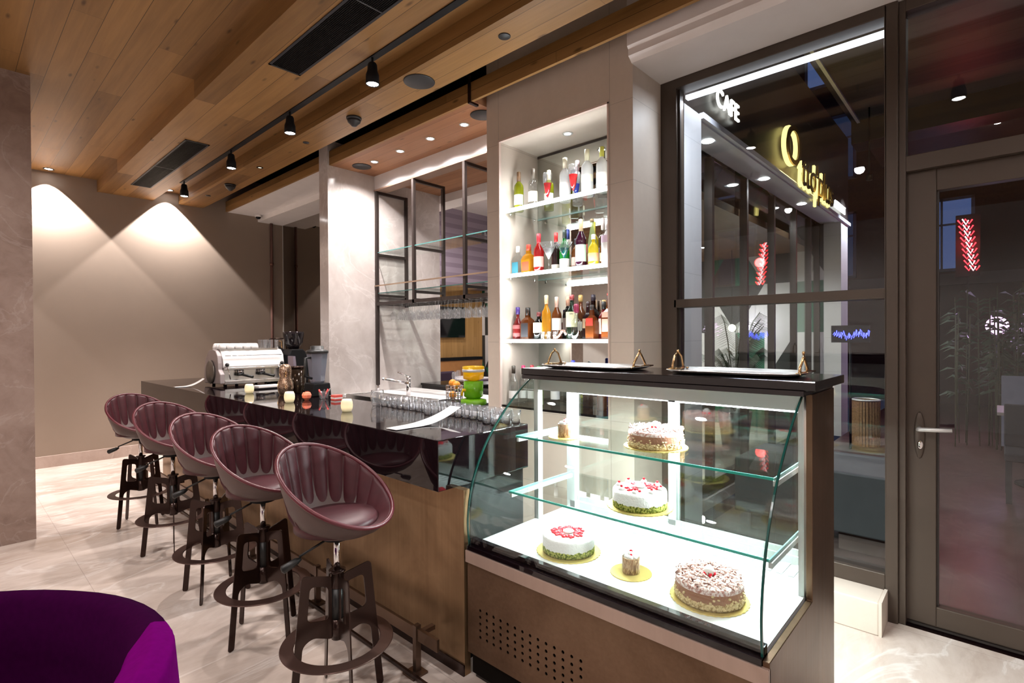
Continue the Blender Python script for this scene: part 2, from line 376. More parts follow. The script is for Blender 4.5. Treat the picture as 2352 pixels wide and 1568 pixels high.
# ------------------------------------------------------------------ shop window and glass door
fr = MB()
fr.box(3.34, 1.58, .0, 3.46, 1.69, 3.215); fr.box(3.34, .375, 0, 3.46, .430, 3.215)
fr.box(3.34, .43, 3.155, 3.46, 1.58, 3.215); fr.box(3.34, .43, 1.690, 3.45, 1.60, 1.745)
fr.box(3.34, .43, .0, 3.46, 1.58, .245)
w1 = fr.build('window_1', M['frame'], bev=.004); struct(w1)
MB().box(3.375, .425, .24, 3.39, 1.585, .262).box(3.375, 1.565, .24, 3.39, 1.583, 3.16).build('seal', M['framed'], w1)
MB().box(3.39, .425, .24, 3.398, 1.585, 1.70).build('pane', M['pane'], w1)
MB().box(3.39, .425, 1.735, 3.398, 1.585, 3.16).build('pane', M['pane'], w1)
d = MB(); d.box(3.40, .225, .02, 3.46, .36, 2.335); d.box(3.40, -.77, .02, 3.46, .225, .12); d.box(3.40, -.77, 2.225, 3.46, .225, 2.335); d.box(3.40, -.90, .02, 3.46, -.77, 2.335)
dr = d.build('door_1', M['frame'], bev=.004); struct(dr)
MB().box(3.428, -.78, .115, 3.436, .23, 2.23).build('pane', M['pane'], dr)
MB().box(3.418, .215, .115, 3.426, .228, 2.23).build('seal', M['framed'], dr)
MB().box(3.41, -.9, .0, 3.45, .355, .02).build('threshold_seal', M['framed'], dr)
hp = MB(); hp.sphere((3.396, .292, .985), .055, 20, 8, (.18, .42, 2.2)).build('handle_plate', M['frame'], dr)
hh = MB(); hh.tube([(3.39, .292, 1.02), (3.345, .292, 1.02), (3.335, .285, 1.022), (3.335, .16, 1.03)], [.011, .011, .011, .010], 10); hh.build('handle', M['alu'], dr)
MB().sphere((3.383, .288, .938), .016, 12, 8, (.4, .8, 1.4)).build('keyhole', M['chrome'], dr)
f2 = MB(); f2.box(3.36, .345, 0, 3.46, .376, 3.215); f2.box(3.36, -3, 2.335, 3.46, .346, 2.415); f2.box(3.36, -.99, 0, 3.46, -.90, 2.4); f2.box(3.36, -3, 3.155, 3.46, .346, 3.215); f2.box(3.36, -3, 0, 3.46, -2.9, 3.2)
w2 = f2.build('window_2', M['frame'], bev=.003); struct(w2)
MB().box(3.39, -2.95, 2.405, 3.398, .35, 3.16).build('pane', M['pane'], w2)
MB().box(3.39, -2.95, 0, 3.398, -.95, 2.34).build('pane', M['pane'], w2)
# stone plinth under the window
pl = MB(); pl.box(3.145, .432, 0, 3.34, 1.69, .165)
p = pl.build('trim_5', M['stone'], bev=.006); struct(p)
MB().box(3.140, .418, 0, 3.335, .432, .170).build('end_cap', M['stone'], p)

# smoked mirror on the right of the back wall
mr = root('wall_mirror', 'tall smoked wall mirror beside the pale marble end wall, left of the bar shelving', 'mirror', (3.636, 6.8, 0))
MB().box(-.006, -1.39, .0, 0, 1.40, 3.262).build('mirror_glass', M['darkmirror'], mr)
MB().box(-.010, 1.395, 0, 0, 1.415, 3.262).build('edge_trim', M['alu'], mr)
pp = root('copper_pipe', 'slim vertical copper pipe fixed to the taupe back wall', 'pipe', (3.44, 8.17, 0))
MB().cyl(0, 0, .1, 3.26, .022, 12).build('pipe', plain('copper pipe', (.22, .12, .10), .3, metal=.6), pp)
MB().cyl(0, 0, 2.62, 2.66, .028, 12).build('coupling', plain('copper joint', (.16, .08, .06), .3, metal=.6), pp)
hk = root('wall_hook', 'small brass hook on the back wall beside the smoked mirror', 'hook', (3.535, 8.19, 1.42))
MB().tube([(0, .02, .04), (0, -.05, .04), (.03, -.06, .04), (.03, -.06, -.1)], .008, 8).build('hook', M['gold'], hk)
sc = root('security_camera', 'small white dome security camera under the dropped ceiling by the back wall', 'camera', (3.2, 8.05, 3.30))
MB().cyl(0, 0, .0, .037, .045, 16).build('mount', M['white'], sc); MB().sphere((0, 0, 0), .036, 16, 10, (1, 1, .9)).build('dome', M['black'], sc)

# ------------------------------------------------------------------ ceiling fittings
def vent(x0, x1, y0, y1, divs, label):
    t = root('ceiling_vent', label, 'vent', ((x0+x1)/2, (y0+y1)/2, 3.335), 0, 'long black ceiling vents')
    hx, hy = (x1-x0)/2, (y1-y0)/2; f = .016
    MB().box(-hx, -hy, -.006, -hx+f, hy, .0).box(hx-f, -hy, -.006, hx, hy, 0).box(-hx, -hy, -.006, hx, -hy+f, 0).box(-hx, hy-f, -.006, hx, hy, 0).build('frame', plain('vent frame', (.03, .03, .034), .5, spec=.2), t)
    MB().box(-hx+f, -hy+f, -.0015, hx-f, hy-f, -.0005).build('backing', M['void'], t)
    s = MB(); k = -hx+f+.008
    while k < hx-f-.004: s.box(k, -hy+f, -.005, k+.003, hy-f, -.0017); k += .011
    s.build('louvre', M['black'], t)
    for d_ in divs: MB().box(-hx+f, d_-(y0+y1)/2-.004, -.0065, hx-f, d_-(y0+y1)/2+.004, -.001).build('divider', plain('vent divider', (.06, .06, .065), .4), t)
vent(1.535, 1.74, 5.48, 7.54, [6.545], 'long black slatted ceiling vent farther away, near the back wall')
vent(1.497, 1.715, .6, 3.578, [2.55, 1.2], 'long black slatted ceiling vent nearest the camera, above the bar')
tr = root('light_track', 'thin black ceiling light track running along the edge of the plank soffit', 'light track', (1.935, 2.2, 3.40))
MB().box(-.024, -5.0, -.072, .022, 4.85, -.015).build('rail', M['black'], tr)
for k in range(4): MB().box(-.006, -4+2.6*k-.01, -.016, .006, -4+2.6*k+.01, .08).build('hanger', M['black'], tr)
def track_head(y, label, e=80):
    t = root('track_spotlight', label, 'spotlight', (1.925, y, 3.34), 0, 'black spotlights on the ceiling track')
    MB().box(-.014, -.045, -.012, .014, .045, .002).cyl(0, 0, -.05, -.01, .008, 8).build('adapter', M['black'], t)
    MB().lathe([(.0, -.045), (.024, -.048), (.030, -.06), (.033, -.10), (.042, -.125), (.044, -.185), (.040, -.187), (.037, -.17), (.0, -.168)], 24).build('housing', M['black'], t)
    MB().lathe([(.0, -.186), (.030, -.184), (.0385, -.180)], 24).build('lens', M['lens'], t)
    spot('lamp', (0, 0, -.20), e, 78, .6, NEUT, .035, t)
for y, lb in ((6.93, 'black track spotlight farthest away, next to the back wall'), (5.47, 'second black track spotlight from the back wall'),
              (4.20, 'third black track spotlight from the back wall, above the middle of the bar'), (3.0, 'black track spotlight nearest the camera')):
    track_head(y, lb)
def downlight(x, y, z, name, label, lens, group=None, r=.036, ring=M['black'], light=None, cat='downlight'):
    t = root(name, label, cat, (x, y, z), 0, group)
    MB().lathe([(r, -.001), (r+.003, -.006), (r+.014, -.004), (r+.015, 0)], 24).build('ring', ring, t)
    MB().lathe([(0, -.002), (r, -.002)], 24).build('lens', lens, t)
    if light: light(t)
    return t
downlight(.86, 8.075, 3.48, 'recessed_downlight', 'recessed ceiling downlight washing the back wall at the far left', M['lens'], 'wall washing downlights',
          light=lambda t: spot('lamp', (0, .02, -.03), 235, 86, .12, NEUT, .012, t))
downlight(2.07, 8.085, 3.48, 'recessed_downlight', 'recessed ceiling downlight washing the back wall between the plank beams', M['lens'], 'wall washing downlights',
          light=lambda t: spot('lamp', (0, .02, -.03), 255, 86, .12, NEUT, .012, t))
for y, lb in ((4.776, 'leftmost of the four bright downlights over the back counter'), (4.32, 'second from left of the four bright downlights over the back counter'),
              (3.849, 'third from left of the four bright downlights over the back counter'), (3.384, 'rightmost of the four bright downlights over the back counter')):
    downlight(3.078, y, 3.337, 'recessed_downlight', lb, M['lens'], 'bright downlights over the back counter', r=.03, ring=M['alu'], light=lambda t: spot('lamp', (0, 0, -.02), 40, 150, .6, NEUT, .02, t))
downlight(2.339, 5.83, 3.34, 'recessed_downlight', 'small dim recessed downlight between the smoke detectors on the plank beam', M['lensoff'], r=.018)
for x, y in ((-.6, 8.02), (-2.2, 8.02)):
    downlight(x, y, 3.48, 'recessed_downlight', 'recessed downlight washing the back wall behind the marble column', M['lens'], 'wall washing downlights', light=lambda t: spot('lamp', (0, .02, -.03), 200, 84, .1, NEUT, .012, t))
def disc(x, y, z, r, h, name, label, cat, m, dome=False, group=None):
    t = root(name, label, cat, (x, y, z), 0, group)
    if dome:
        MB().lathe([(r, 0), (r, -.012), (r*.92, -.02)], 24).build('base', m, t)
        MB().lathe([(r*.9, -.018), (r*.82, -.04), (r*.5, -.058), (r*.3, -.072), (0, -.076)], 24).build('sensor', m, t)
    else:
        MB().lathe([(r, 0), (r, -h*.6), (r*.94, -h)], 28).build('rim', m, t)
        g = MB(); g.lathe([(0, -h*.8), (r*.92, -h*.8)], 28); g.build('grille', plain('dark mesh grille', (.018, .018, .022), .7), t)
mb_ = plain('black ceiling fitting', (.016, .016, .018), .45)
disc(2.355, 6.732, 3.34, .062, .02, 'smoke_detector', 'black smoke detector farther along the plank beam, nearer the back wall', 'smoke detector', mb_, True, 'black smoke detectors')
disc(2.355, 3.952, 3.34, .062, .02, 'smoke_detector', 'black smoke detector on the plank beam just left of the big round speaker', 'smoke detector', mb_, True, 'black smoke detectors')
disc(2.345, 3.054, 3.34, .112, .008, 'ceiling_speaker', 'large round black ceiling speaker on the plank beam', 'speaker', mb_)
disc(2.352, 2.217, 3.34, .038, .006, 'round_cover_plate', 'small round black ceiling cap nearest the camera on the plank beam', 'cover plate', mb_)
disc(2.34, 4.775, 3.34, .028, .006, 'round_cover_plate', 'small round black ceiling cap between speaker and smoke detector', 'cover plate', mb_)
disc(2.338, 7.448, 3.34, .03, .006, 'round_cover_plate', 'small round black ceiling cap closest to the back wall', 'cover plate', mb_)
disc(3.067, 5.00, 3.337, .10, .008, 'ceiling_speaker', 'round black speaker in the bar ceiling beside the pale marble wall', 'speaker', mb_)
disc(3.048, 3.13, 3.337, .10, .008, 'ceiling_speaker', 'round black speaker in the bar ceiling, half hidden behind the bottle niche wall', 'speaker', mb_)
br = root('ceiling_bracket', 'thin dark steel bracket on the plank fascia above the bar corner', 'bracket', (2.80, 3.02, 3.34))
MB().box(-.004, -.012, 0, .008, .012, .22).box(-.004, -.012, -.02, .09, .012, .0).build('strap', M['stoolmetal'], br)
# fill downlights added out of view, on the ceiling behind and beside the camera
for x, y, e in ((-.6, 1.2, 95), (-.6, 3.6, 95), (-2.2, 2.4, 70), (-2.2, 5.6, 70), (.5, -1.2, 55), (2.45, -1.2, 14), (-1.8, -1.2, 60)):
    downlight(x, y, 3.48 if x < 1.3 else 3.34, 'recessed_downlight', 'recessed ceiling downlight added as room fill light, outside the view', M['lens'], 'added fill downlights', r=.05,
              light=lambda t, e=e: spot('lamp', (0, 0, -.02), e*1.0, 165, .5, NEUT, .05, t))
for y in (1.6, .2, -1.2): track_head(y, 'black track spotlight overhead, beyond the top edge of the view', 20)

# ------------------------------------------------------------------ bar counter
bc = root('bar_counter', 'long glossy black stone bar counter on a bronze front', 'bar counter', (1.46, 1.79, 0))
MB().box(0, 0, .825, .60, 5.03, 1.05).build('countertop', M['blackgloss'], bc, bev=.003)
MB().box(.60, 3.25, .825, 1.15, 4.1, 1.05).build('countertop_return', M['blackgloss'], bc, bev=.003)
MB().box(.095, -.06, .0, .13, 4.62, .825).build('front_panel', M['bronzepanel'], bc)
MB().box(.13, .02, .0, .58, 4.60, .825).box(.6, 3.3, 0, 1.1, 4.0, .825).build('cabinet', M['black'], bc)
MB().box(.088, -.06, .0, .096, 4.62, .05).build('kick_strip', M['stoolmetal'], bc)
fr_ = root('foot_rail', 'flat bronze foot rail on brackets along the base of the bar', 'foot rail', (1.43, 1.79, 0))
MB().box(-.008, -.03, .15, .008, 4.7, .205).build('rail', plain('bronze rail', (.14, .085, .055), .35, metal=.8), fr_, bev=.002)
MB().box(-.05, -.28, .012, -.038, 4.7, .028).build('lower_rail', M['stoolmetal'], fr_)
for k in range(6):
    y = .12+.92*k
    MB().box(-.014, y-.012, .01, .014, y+.012, .215).box(-.05, y-.04, 0, .03, y+.04, .010).box(.0, y-.012, .16, .095, y+.012, .18).build('bracket', plain('rail bracket', (.14, .09, .065), .35, metal=.8), fr_)

# ------------------------------------------------------------------ bar stools
def fin_loops():
    def rnd(pts, r, n=5):
        out = []; m = len(pts)
        for i in range(m):
            p = Vector(pts[i]); a = (Vector(pts[i-1])-p); b = (Vector(pts[(i+1) % m])-p); rr = min(r, a.length*.45, b.length*.45)
            a = p+a.normalized()*rr; b = p+b.normalized()*rr
            for k in range(n+1):
                t = k/n; q = a*(1-t)**2 + p*2*t*(1-t) + b*t*t; out.append((q.x, q.y))
        return out
    outer = rnd([(.018, .52), (.142, .55), (.196, .0), (.166, .0), (.140, .27), (.10, .292), (.018, .262)], .022)
    hole = rnd([(.038, .485), (.110, .50), (.122, .36), (.038, .345)], .022)
    return [outer, hole]
def make_stool():
    t = root('bar_stool', '', 'bar stool', (0, 0, 0), 0, 'burgundy bar stools')
    NS = 190; A = .140; ZM = .900; R = .226
    def rimz(a): return ZM - A*math.cos(a)          # local front = +X (low), back = -X (high)
    prof = [(.0, 0), (.28, .0), (.50, .04), (.68, .17), (.83, .42), (.94, .72), (1.0, 1.0)]
    def outer(i, j):
        a = 2*PI*i/NS; r, h = prof[j]; z0 = .700; return (R*r*math.cos(a), R*r*math.sin(a), z0+(rimz(a)-z0)*h)
    MB().grid(outer, NS, len(prof), cu=True).build('shell', M['shell'], t)
    ip = [(.985, 1.0), (.955, 1.0), (.935, .96), (.915, .88), (.88, .72), (.84, .55), (.80, .38), (.76, .2), (.73, .06), (.70, .0)]
    zs = .748
    def inner(i, j):
        a = 2*PI*i/NS; r, h = ip[j]; zz = rimz(a)-.004; z = zs+(zz-zs)*h
        back = max(0, -math.cos(a)+.45)/1.45
        fl = 0
        if 1 <= j <= 8: fl = .019*min(1, back*1.6)*(abs(math.sin((a-PI)*9.5))**.42-.8)*(.45 if j < 2 or j == 8 else 1)
        if h < 1 and h > 0: r += 0
        return ((R*r-fl)*math.cos(a), (R*r-fl)*math.sin(a), z)
    MB().grid(inner, NS, len(ip), cu=True).build('backrest', M['leather'], t)
    MB().lathe([(R*.74, -.02), (R*.735, .012), (R*.69, .024), (R*.4, .03), (0, .031)], 48, (0, 0, zs)).build('seat_cushion', M['leather'], t)
    MB().tube([(R*.995*math.cos(2*PI*i/72), R*.995*math.sin(2*PI*i/72), rimz(2*PI*i/72)) for i in range(72)], .0085, 8, True).build('piping', plain('dark burgundy piping', (.10, .015, .022), .35), t)
    MB().cyl(0, 0, .53, .69, .014, 16).build('gas_column', M['chrome'], t)
    MB().cyl(0, 0, .678, .702, .06, 20).build('seat_plate', M['black'], t)
    lv = MB(); lv.tube([(-.01, -.03, .685), (-.075, -.13, .635)], .005, 8); lv.tube([(-.070, -.125, .627), (-.08, -.14, .62), (-.105, -.185, .600), (-.108, -.19, .598)], [.006, .014, .017, .008], 10)
    lv.build('height_lever', M['rubber'], t)
    c = MB(); c.cyl(0, 0, .262, .345, .026, 20); c.cyl(0, 0, .345, .40, .020, 20); c.build('lower_sleeve', M['stoolmetal'], t)
    MB().cyl(0, 0, .345, .47, .0235, 20).build('spindle', M['rubber'], t)
    MB().lathe([(.022, .47), (.026, .475), (.026, .535), (.034, .538), (.034, .545), (.015, .546)], 20).build('upper_sleeve', M['stoolmetal'], t)
    lp = fin_loops()
    for k in range(4):
        f = plate('leg', lp, .006, M['stoolmetal'], t)
        f.rotation_euler = Matrix(((math.cos(k*PI/2), 0, math.sin(k*PI/2)), (math.sin(k*PI/2), 0, -math.cos(k*PI/2)), (0, 1, 0))).to_euler()
    MB().lathe([(.172, .246), (.222, .246), (.224, .249), (.222, .252), (.172, .252), (.170, .249), (.172, .246)], 64, smooth=False).build('foot_ring', plain('worn foot ring', (.10, .055, .045), .3, metal=.6), t)
    return t
stools = [(1.10, 5.171, 22, 284, 'burgundy leather bar stool farthest from the camera, beside the end of the bar'), (1.10, 4.282, -14, 286, 'second burgundy leather bar stool from the far end of the bar'),
          (1.10, 3.428, 47, 288, 'middle burgundy leather bar stool of the row of five'), (1.10, 2.745, 15, 290, 'second nearest burgundy leather bar stool, partly behind the nearest one'),
          (1.10, 2.006, -12, 290, 'burgundy leather bar stool nearest the camera, shown almost whole')]
proto = make_stool()
BASEPARTS = ('leg',)
prev = 0
for i, (x, y, bo, face, lb) in enumerate(stools):
    o = proto if i == 0 else copy_tree(proto)
    o.location = (x, y, 0); o.rotation_euler = (0, 0, math.radians(face)); o['label'] = lb
    for ch in o.children:
        if ch.name.split('.')[0] == 'leg':
            ch.rotation_euler = (Matrix.Rotation(math.radians(bo-face-prev), 3, 'Z') @ ch.rotation_euler.to_matrix()).to_euler()
    if i == 0: prev = bo-face

# ------------------------------------------------------------------ purple tub chair, bottom left corner
def purple_chair():
    t = root('tub_chair', 'rounded purple upholstered tub chair at the bottom left corner', 'armchair', (-.315, 1.53, 0), math.radians(60))
    pm = plain('purple felt in shade tone', (.024, .0003, .021), .95, spec=.02, var=.1, vs=60); pl_ = plain('purple felt in lit tone', (.12, .0, .105), .95, spec=.02, var=.08, vs=60)  # one purple felt in two tones, shade and light painted into the colour
    N = 64
    def rz(a): return .80 + .06*(.5-.5*math.cos(a))**.8      # local front = +X low, back high
    prof = [(.45, .0), (.72, .06), (.88, .22), (.98, .5), (1.0, .8), (.985, 1.0), (.93, 1.03), (.87, 1.0), (.84, .8), (.78, .5), (.6, .35), (0, .33)]
    def fn(i, j):
        a = 2*PI*i/N; r, h = prof[j]; z0 = .16; z = z0+(rz(a)-z0)*h; R = .66
        return (R*r*math.cos(a)*1.0, R*r*math.sin(a)*1.05, z)
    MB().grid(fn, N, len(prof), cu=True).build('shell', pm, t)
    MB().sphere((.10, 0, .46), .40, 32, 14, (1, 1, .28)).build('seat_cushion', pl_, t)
    def lit_patch(i, j):
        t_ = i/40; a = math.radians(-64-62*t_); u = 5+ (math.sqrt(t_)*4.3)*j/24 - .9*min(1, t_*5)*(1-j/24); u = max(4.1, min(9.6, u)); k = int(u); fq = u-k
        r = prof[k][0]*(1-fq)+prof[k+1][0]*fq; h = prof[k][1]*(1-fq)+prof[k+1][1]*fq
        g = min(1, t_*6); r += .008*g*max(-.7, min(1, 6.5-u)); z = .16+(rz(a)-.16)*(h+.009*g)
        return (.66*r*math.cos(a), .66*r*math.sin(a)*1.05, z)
    MB().grid(lit_patch, 41, 25).build('arm_lit_patch', pl_, t)  # lens-shaped patch of the shell, painted brighter where light falls on the arm
    MB().cyl(0, 0, .02, .2, .03, 16).lathe([(.24, 0), (.24, .012), (.05, .03), (.03, .035)], 32).build('pedestal', M['chrome'], t)
purple_chair()

# ------------------------------------------------------------------ things on the counter
Z1 = 1.05
waxm = None
def candle(x, y, lb):
    t = root('candle_holder', lb, 'candle', (x, y, Z1), 0, 'frosted candle holders on the bar')
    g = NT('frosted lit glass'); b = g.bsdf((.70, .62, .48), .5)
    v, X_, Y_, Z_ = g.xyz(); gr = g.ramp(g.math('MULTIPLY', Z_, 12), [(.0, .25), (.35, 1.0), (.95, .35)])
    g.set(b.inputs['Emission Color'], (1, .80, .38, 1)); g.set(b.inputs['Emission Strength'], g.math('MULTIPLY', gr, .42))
    MB().lathe([(.022, 0), (.028, .003), (.034, .02), (.036, .04), (.034, .06), (.028, .075), (.0265, .0755), (.032, .058), (.033, .04), (.030, .02), (0, .014)], 28).build('glass_cup', g.m, t)
    MB().cyl(0, 0, .016, .045, .019, 16).build('candle_wax', emit('glowing candle', (1, .78, .35), 3.0), t)
    point('lamp', (0, 0, .09), .35, (1, .7, .35), .02, t)
candle(1.715, 4.53, 'frosted glass candle holder farthest along the bar, in front of the coffee machine')
candle(1.655, 3.66, 'frosted glass candle holder on the bar beside the copper jar')
candle(1.68, 2.93, 'frosted glass candle holder nearest the camera on the bar')

def menu(x, y, rz, L, Wd, lb, bend=.045):
    t = root('menu_sheet', lb, 'menu', (x, y, Z1+.002), rz)
    def fn(i, j):
        u = i/24-.5; return (u*L, (j-.5)*Wd*(1-abs(u)*.5), bend*(u+.2)**2*3+.001 if u > -.2 else .001)
    mbm = MB(); mbm.grid(fn, 25, 2); o = mbm.build('paper', plain('white card', (.82, .78, .76), .5, var=.01), t)
    s_ = o.modifiers.new('solid', 'SOLIDIFY'); s_.thickness = .002
menu(1.70, 2.185, math.radians(2), .43, .11, 'curled white paper menu on the near end of the bar')
menu(1.585, 5.62, math.radians(-4), .24, .11, 'white paper menu lying on the far end of the bar')

# espresso machine
em = root('espresso_machine', 'white two group espresso machine with cups stacked on top', 'espresso machine', (1.76, 5.30, Z1))
wm = plain('white machine body', (.80, .77, .76), .3, var=.02); gm = plain('grey machine side', (.36, .31, .31), .35, metal=.3)
def side(x0, x1): 
    pts = [(.0, .03), (.0, .12), (.05, .16), (.055, .22), (.07, .29), (.12, .338), (.20, .352), (.30, .335), (.38, .27), (.43, .17), (.44, .05), (.42, .02)]
    return MB().prism(pts, 0, x0, x1)
side(-.012, .03).build('side_panel', gm, em, bev=.006); side(.57, .61).build('side_panel', wm, em, bev=.006)
sd_ = MB().lathe([(0, 0), (.10, .0), (.112, .006), (.112, .012), (.10, .02), (0, .02)], 32).build('side_disc', plain('dark disc', (.15, .13, .11), .3, metal=.5), em)
sd_.rotation_euler = (0, -PI/2, 0); sd_.location = (-.012, .23, .135)
MB().box(.03, .10, .03, .57, .42, .26).build('body', M['steel'], em, bev=.004)
MB().prism([(.035, .175), (.03, .19), (.05, .265), (.11, .335), (.36, .335), (.41, .20), (.41, .17)], 0, .03, .57).build('upper_housing', wm, em, bev=.004)
MB().box(.03, .015, .155, .57, .12, .180).build('group_bar', M['steel'], em, bev=.004)
MB().box(.03, .0, .02, .57, .30, .055).build('drip_tray', M['steel'], em, bev=.004)
for sx in (.05, .15, .45, .55): MB().cyl(sx, .05, 0, .022, .014, 12).cyl(sx, .36, 0, .022, .014, 12).build('foot', M['black'], em)
for gx in (.19, .39):
    g_ = MB().cyl(gx, .07, .115, .158, .033, 20).build('group_head', M['chrome'], em)
    MB().cyl(gx, .07, .095, .118, .035, 20).tube([(gx, .05, .105), (gx+.02, -.02, .100), (gx+.05, -.10, .088)], [.010, .012, .014], 10).build('portafilter', M['rubber'], em)
for gx in (.045, .56): MB().sphere((gx+.01, .015, .205), .018, 14, 10).build('steam_knob', M['rubber'], em)
for gx in (.06, .54): MB().tube([(gx, .03, .19), (gx, -.01, .15), (gx+.01, -.02, .07)], .005, 8).build('steam_wand', M['chrome'], em)
MB().tube([(.57, .02, .29), (.30, .02, .29), (.04, .02, .29)], .004, 6).build('cup_rail', M['chrome'], em)
cupm = plain('white porcelain', (.86, .84, .83), .2, var=.01)
def cup_proto():
    t = root('coffee_cup', 'white porcelain cup upside down on top of the espresso machine', 'cup', (0, 0, 0), 0, 'white cups on the espresso machine')
    MB().lathe([(.034, 0), (.033, .02), (.026, .045), (.017, .052), (0, .050)], 18).build('bowl', cupm, t)
    MB().tube([(.031, 0, .012), (.045, 0, .014), (.047, 0, .028), (.027, 0, .038)], .0035, 6).build('handle', cupm, t)
    return t
cp = cup_proto(); n_ = 0
for r_ in range(3):
    for c_ in range(5):
        o = cp if n_ == 0 else copy_tree(cp); n_ += 1
        zz = 1.404
        o.location = (1.81+.075*c_, 5.425+.076*r_, zz); o.rotation_euler = (0, 0, .9)
top_plate = MB().box(.03, .12, .335, .57, .36, .353).build('cup_tray', M['steel'], em)
def tumbler_obj(name, r, h, parent, m='tumbler', n=14):
    return MB().lathe([(0, .004), (r*.82, .004), (r*.86, 0), (r, h), (r*.94, h), (r*.80, .010), (0, .010)], n).build(name, M[m], parent)
wg = root('drinking_glass', 'small stemmed glass standing on the right of the espresso machine top', 'glass', (2.22, 5.44, 1.404), 0, 'small glasses on the espresso machine')
tumbler_obj('bowl', .022, .085, wg)
for k in range(1, 7):
    o = copy_tree(wg); o.location = (2.22+.055*(k//3), 5.44+.065*(k % 3), 1.404)

# grinder, blender, canister, jar, small things behind the bar
gd = root('coffee_grinder', 'dark coffee grinder with bean hopper behind the blender', 'coffee grinder', (2.50, 5.42, Z1))
MB().prism([(-.09, 0), (.12, 0), (.12, .28), (.06, .34), (-.06, .34), (-.09, .28)], 1, -.09, .09).build('body', M['black'], gd, bev=.01)
MB().lathe([(.05, .34), (.09, .40), (.105, .50), (.105, .52), (.0, .525)], 24).build('bean_hopper', liquid('smoky hopper', (.05, .04, .045), .5), gd)
hd = root('ice_pail', 'dark pail with a square wire handle behind the blender', 'pail', (2.48, 5.76, Z1))
MB().lathe([(.09, 0), (.10, .01), (.10, .30), (.095, .305), (.0, .38)], 24).build('pail', M['black'], hd)
MB().tube([(-.10, 0, .28), (-.10, 0, .42), (-.08, 0, .45), (.08, 0, .45), (.10, 0, .42), (.10, 0, .28)], .007, 8).build('handle', M['stoolmetal'], hd)
bl = root('blender', 'tall blender with clear jug and black lid at the back of the bar', 'blender', (2.00, 3.93, Z1))
MB().prism([(-.08, 0), (.08, 0), (.07, .10), (-.07, .10)], 1, -.075, .075).build('motor_base', M['black'], bl, bev=.008)
MB().lathe([(.045, .10), (.055, .115), (.078, .33), (.080, .335), (.076, .335), (.053, .12), (0, .115)], 6, a0=PI/6, smooth=False).build('jug', liquid('hazy jug plastic', (.50, .52, .60), .55), bl)
MB().lathe([(.084, .333), (.084, .352), (.06, .362), (.05, .364), (.05, .388), (.03, .392), (0, .392)], 24).build('lid', M['rubber'], bl)
MB().tube([(-.07, -.03, .30), (-.12, -.05, .30), (-.125, -.05, .16), (-.06, -.03, .14)], .010, 8).build('jug_handle', M['rubber'], bl)
cn = root('coffee_canister', 'dark glossy canister between the copper jar and the blender', 'canister', (1.99, 4.24, Z1))
MB().lathe([(.058, 0), (.06, .005), (.06, .205), (0, .205)], 28).build('body', plain('dark bronze glaze', (.035, .022, .014), .12, metal=.5, var=.2), cn)
MB().lathe([(.064, .205), (.064, .222), (0, .224)], 28).build('lid', M['stoolmetal'], cn)
cw = root('coffee_card', 'small dark glossy card holder leaning behind the canister', 'card holder', (2.06, 4.42, Z1))
MB().prism([(-.04, 0), (.0, 0), (-.03, .30), (-.05, .30)], 1, -.05, .05).build('panel', plain('mauve card', (.23, .19, .24), .2), cw)
t_ = NT('speckled copper'); v, x, y, z = t_.xyz(); nn = t_.noise(v, 220, 2, .6); cc = t_.ramp(nn, [(.42, (.10, .05, .03)), (.55, (.45, .28, .17)), (.68, (.95, .85, .75))]); t_.bsdf(cc, .25, .8)
jr = root('copper_jar', 'speckled copper bottle jar on the bar beside a lit candle', 'jar', (1.86, 4.18, Z1))
MB().lathe([(.04, 0), (.052, .012), (.062, .06), (.058, .10), (.045, .13), (.042, .15), (.047, .17), (.048, .20), (.040, .228), (.022, .244), (0, .248)], 32).build('body', t_.m, jr)
MB().lathe([(.041, .0), (.045, .004), (.04, .009)], 24).build('foot_ring', M['gold'], jr)
og = root('paper_flower', 'coral pink folded fan ornament on the bar beside the blender', 'ornament', (1.80, 3.70, Z1))
mb2 = MB()
for k in range(9):
    a = math.radians(20+17*k); mb2.add([(0, 0, .002), (.035*math.cos(a), .012*math.sin(a*2), .028+.040*math.sin(a)), (.035*math.cos(a+.2), -.012, .028+.040*math.sin(a+.2)), (0, .012, .02)], [(0, 1, 2), (0, 2, 3), (0, 3, 1), (1, 3, 2)])
mb2.lathe([(.012, 0), (.030, .018), (.034, .038), (.026, .056), (0, .062)], 10, smooth=False)
mb2.build('folds', plain('coral paper', (.85, .22, .13), .6), og)
pc = root('bar_caddy', 'clear cup of black and red bar pens behind the coral ornament', 'pen cup', (1.90, 3.64, Z1))
tumbler_obj('cup', .035, .06, pc)
for k, (c, dx) in enumerate((((.01, .01, .01), .0), ((.75, .02, .02), .015), ((.6, .03, .03), -.015), ((.01, .01, .01), .028))):
    MB().tube([(dx*.4, 0, .012), (dx*2.2, .01*k-.015, .075)], .006, 8).build('pen', plain('pen %d' % k, c, .4), pc)
rb = root('garnish_box', 'small red and white box behind the coral ornament on the bar', 'box', (1.96, 3.56, Z1))
MB().box(-.03, -.03, 0, .03, .03, .035).build('box', plain('red printed card', (.75, .10, .08), .5), rb); MB().box(-.031, -.031, .008, .031, .031, .018).build('label_band', M['white'], rb)
ps = root('paper_stack', 'small stack of white napkins on a black tray by the coffee machine', 'napkins', (2.0, 4.86, Z1))
MB().box(-.14, -.08, 0, .14, .08, .012).build('tray', M['black'], ps, bev=.003); MB().box(-.10, -.06, .012, .10, .06, .030).build('napkins', M['white'], ps, bev=.002)

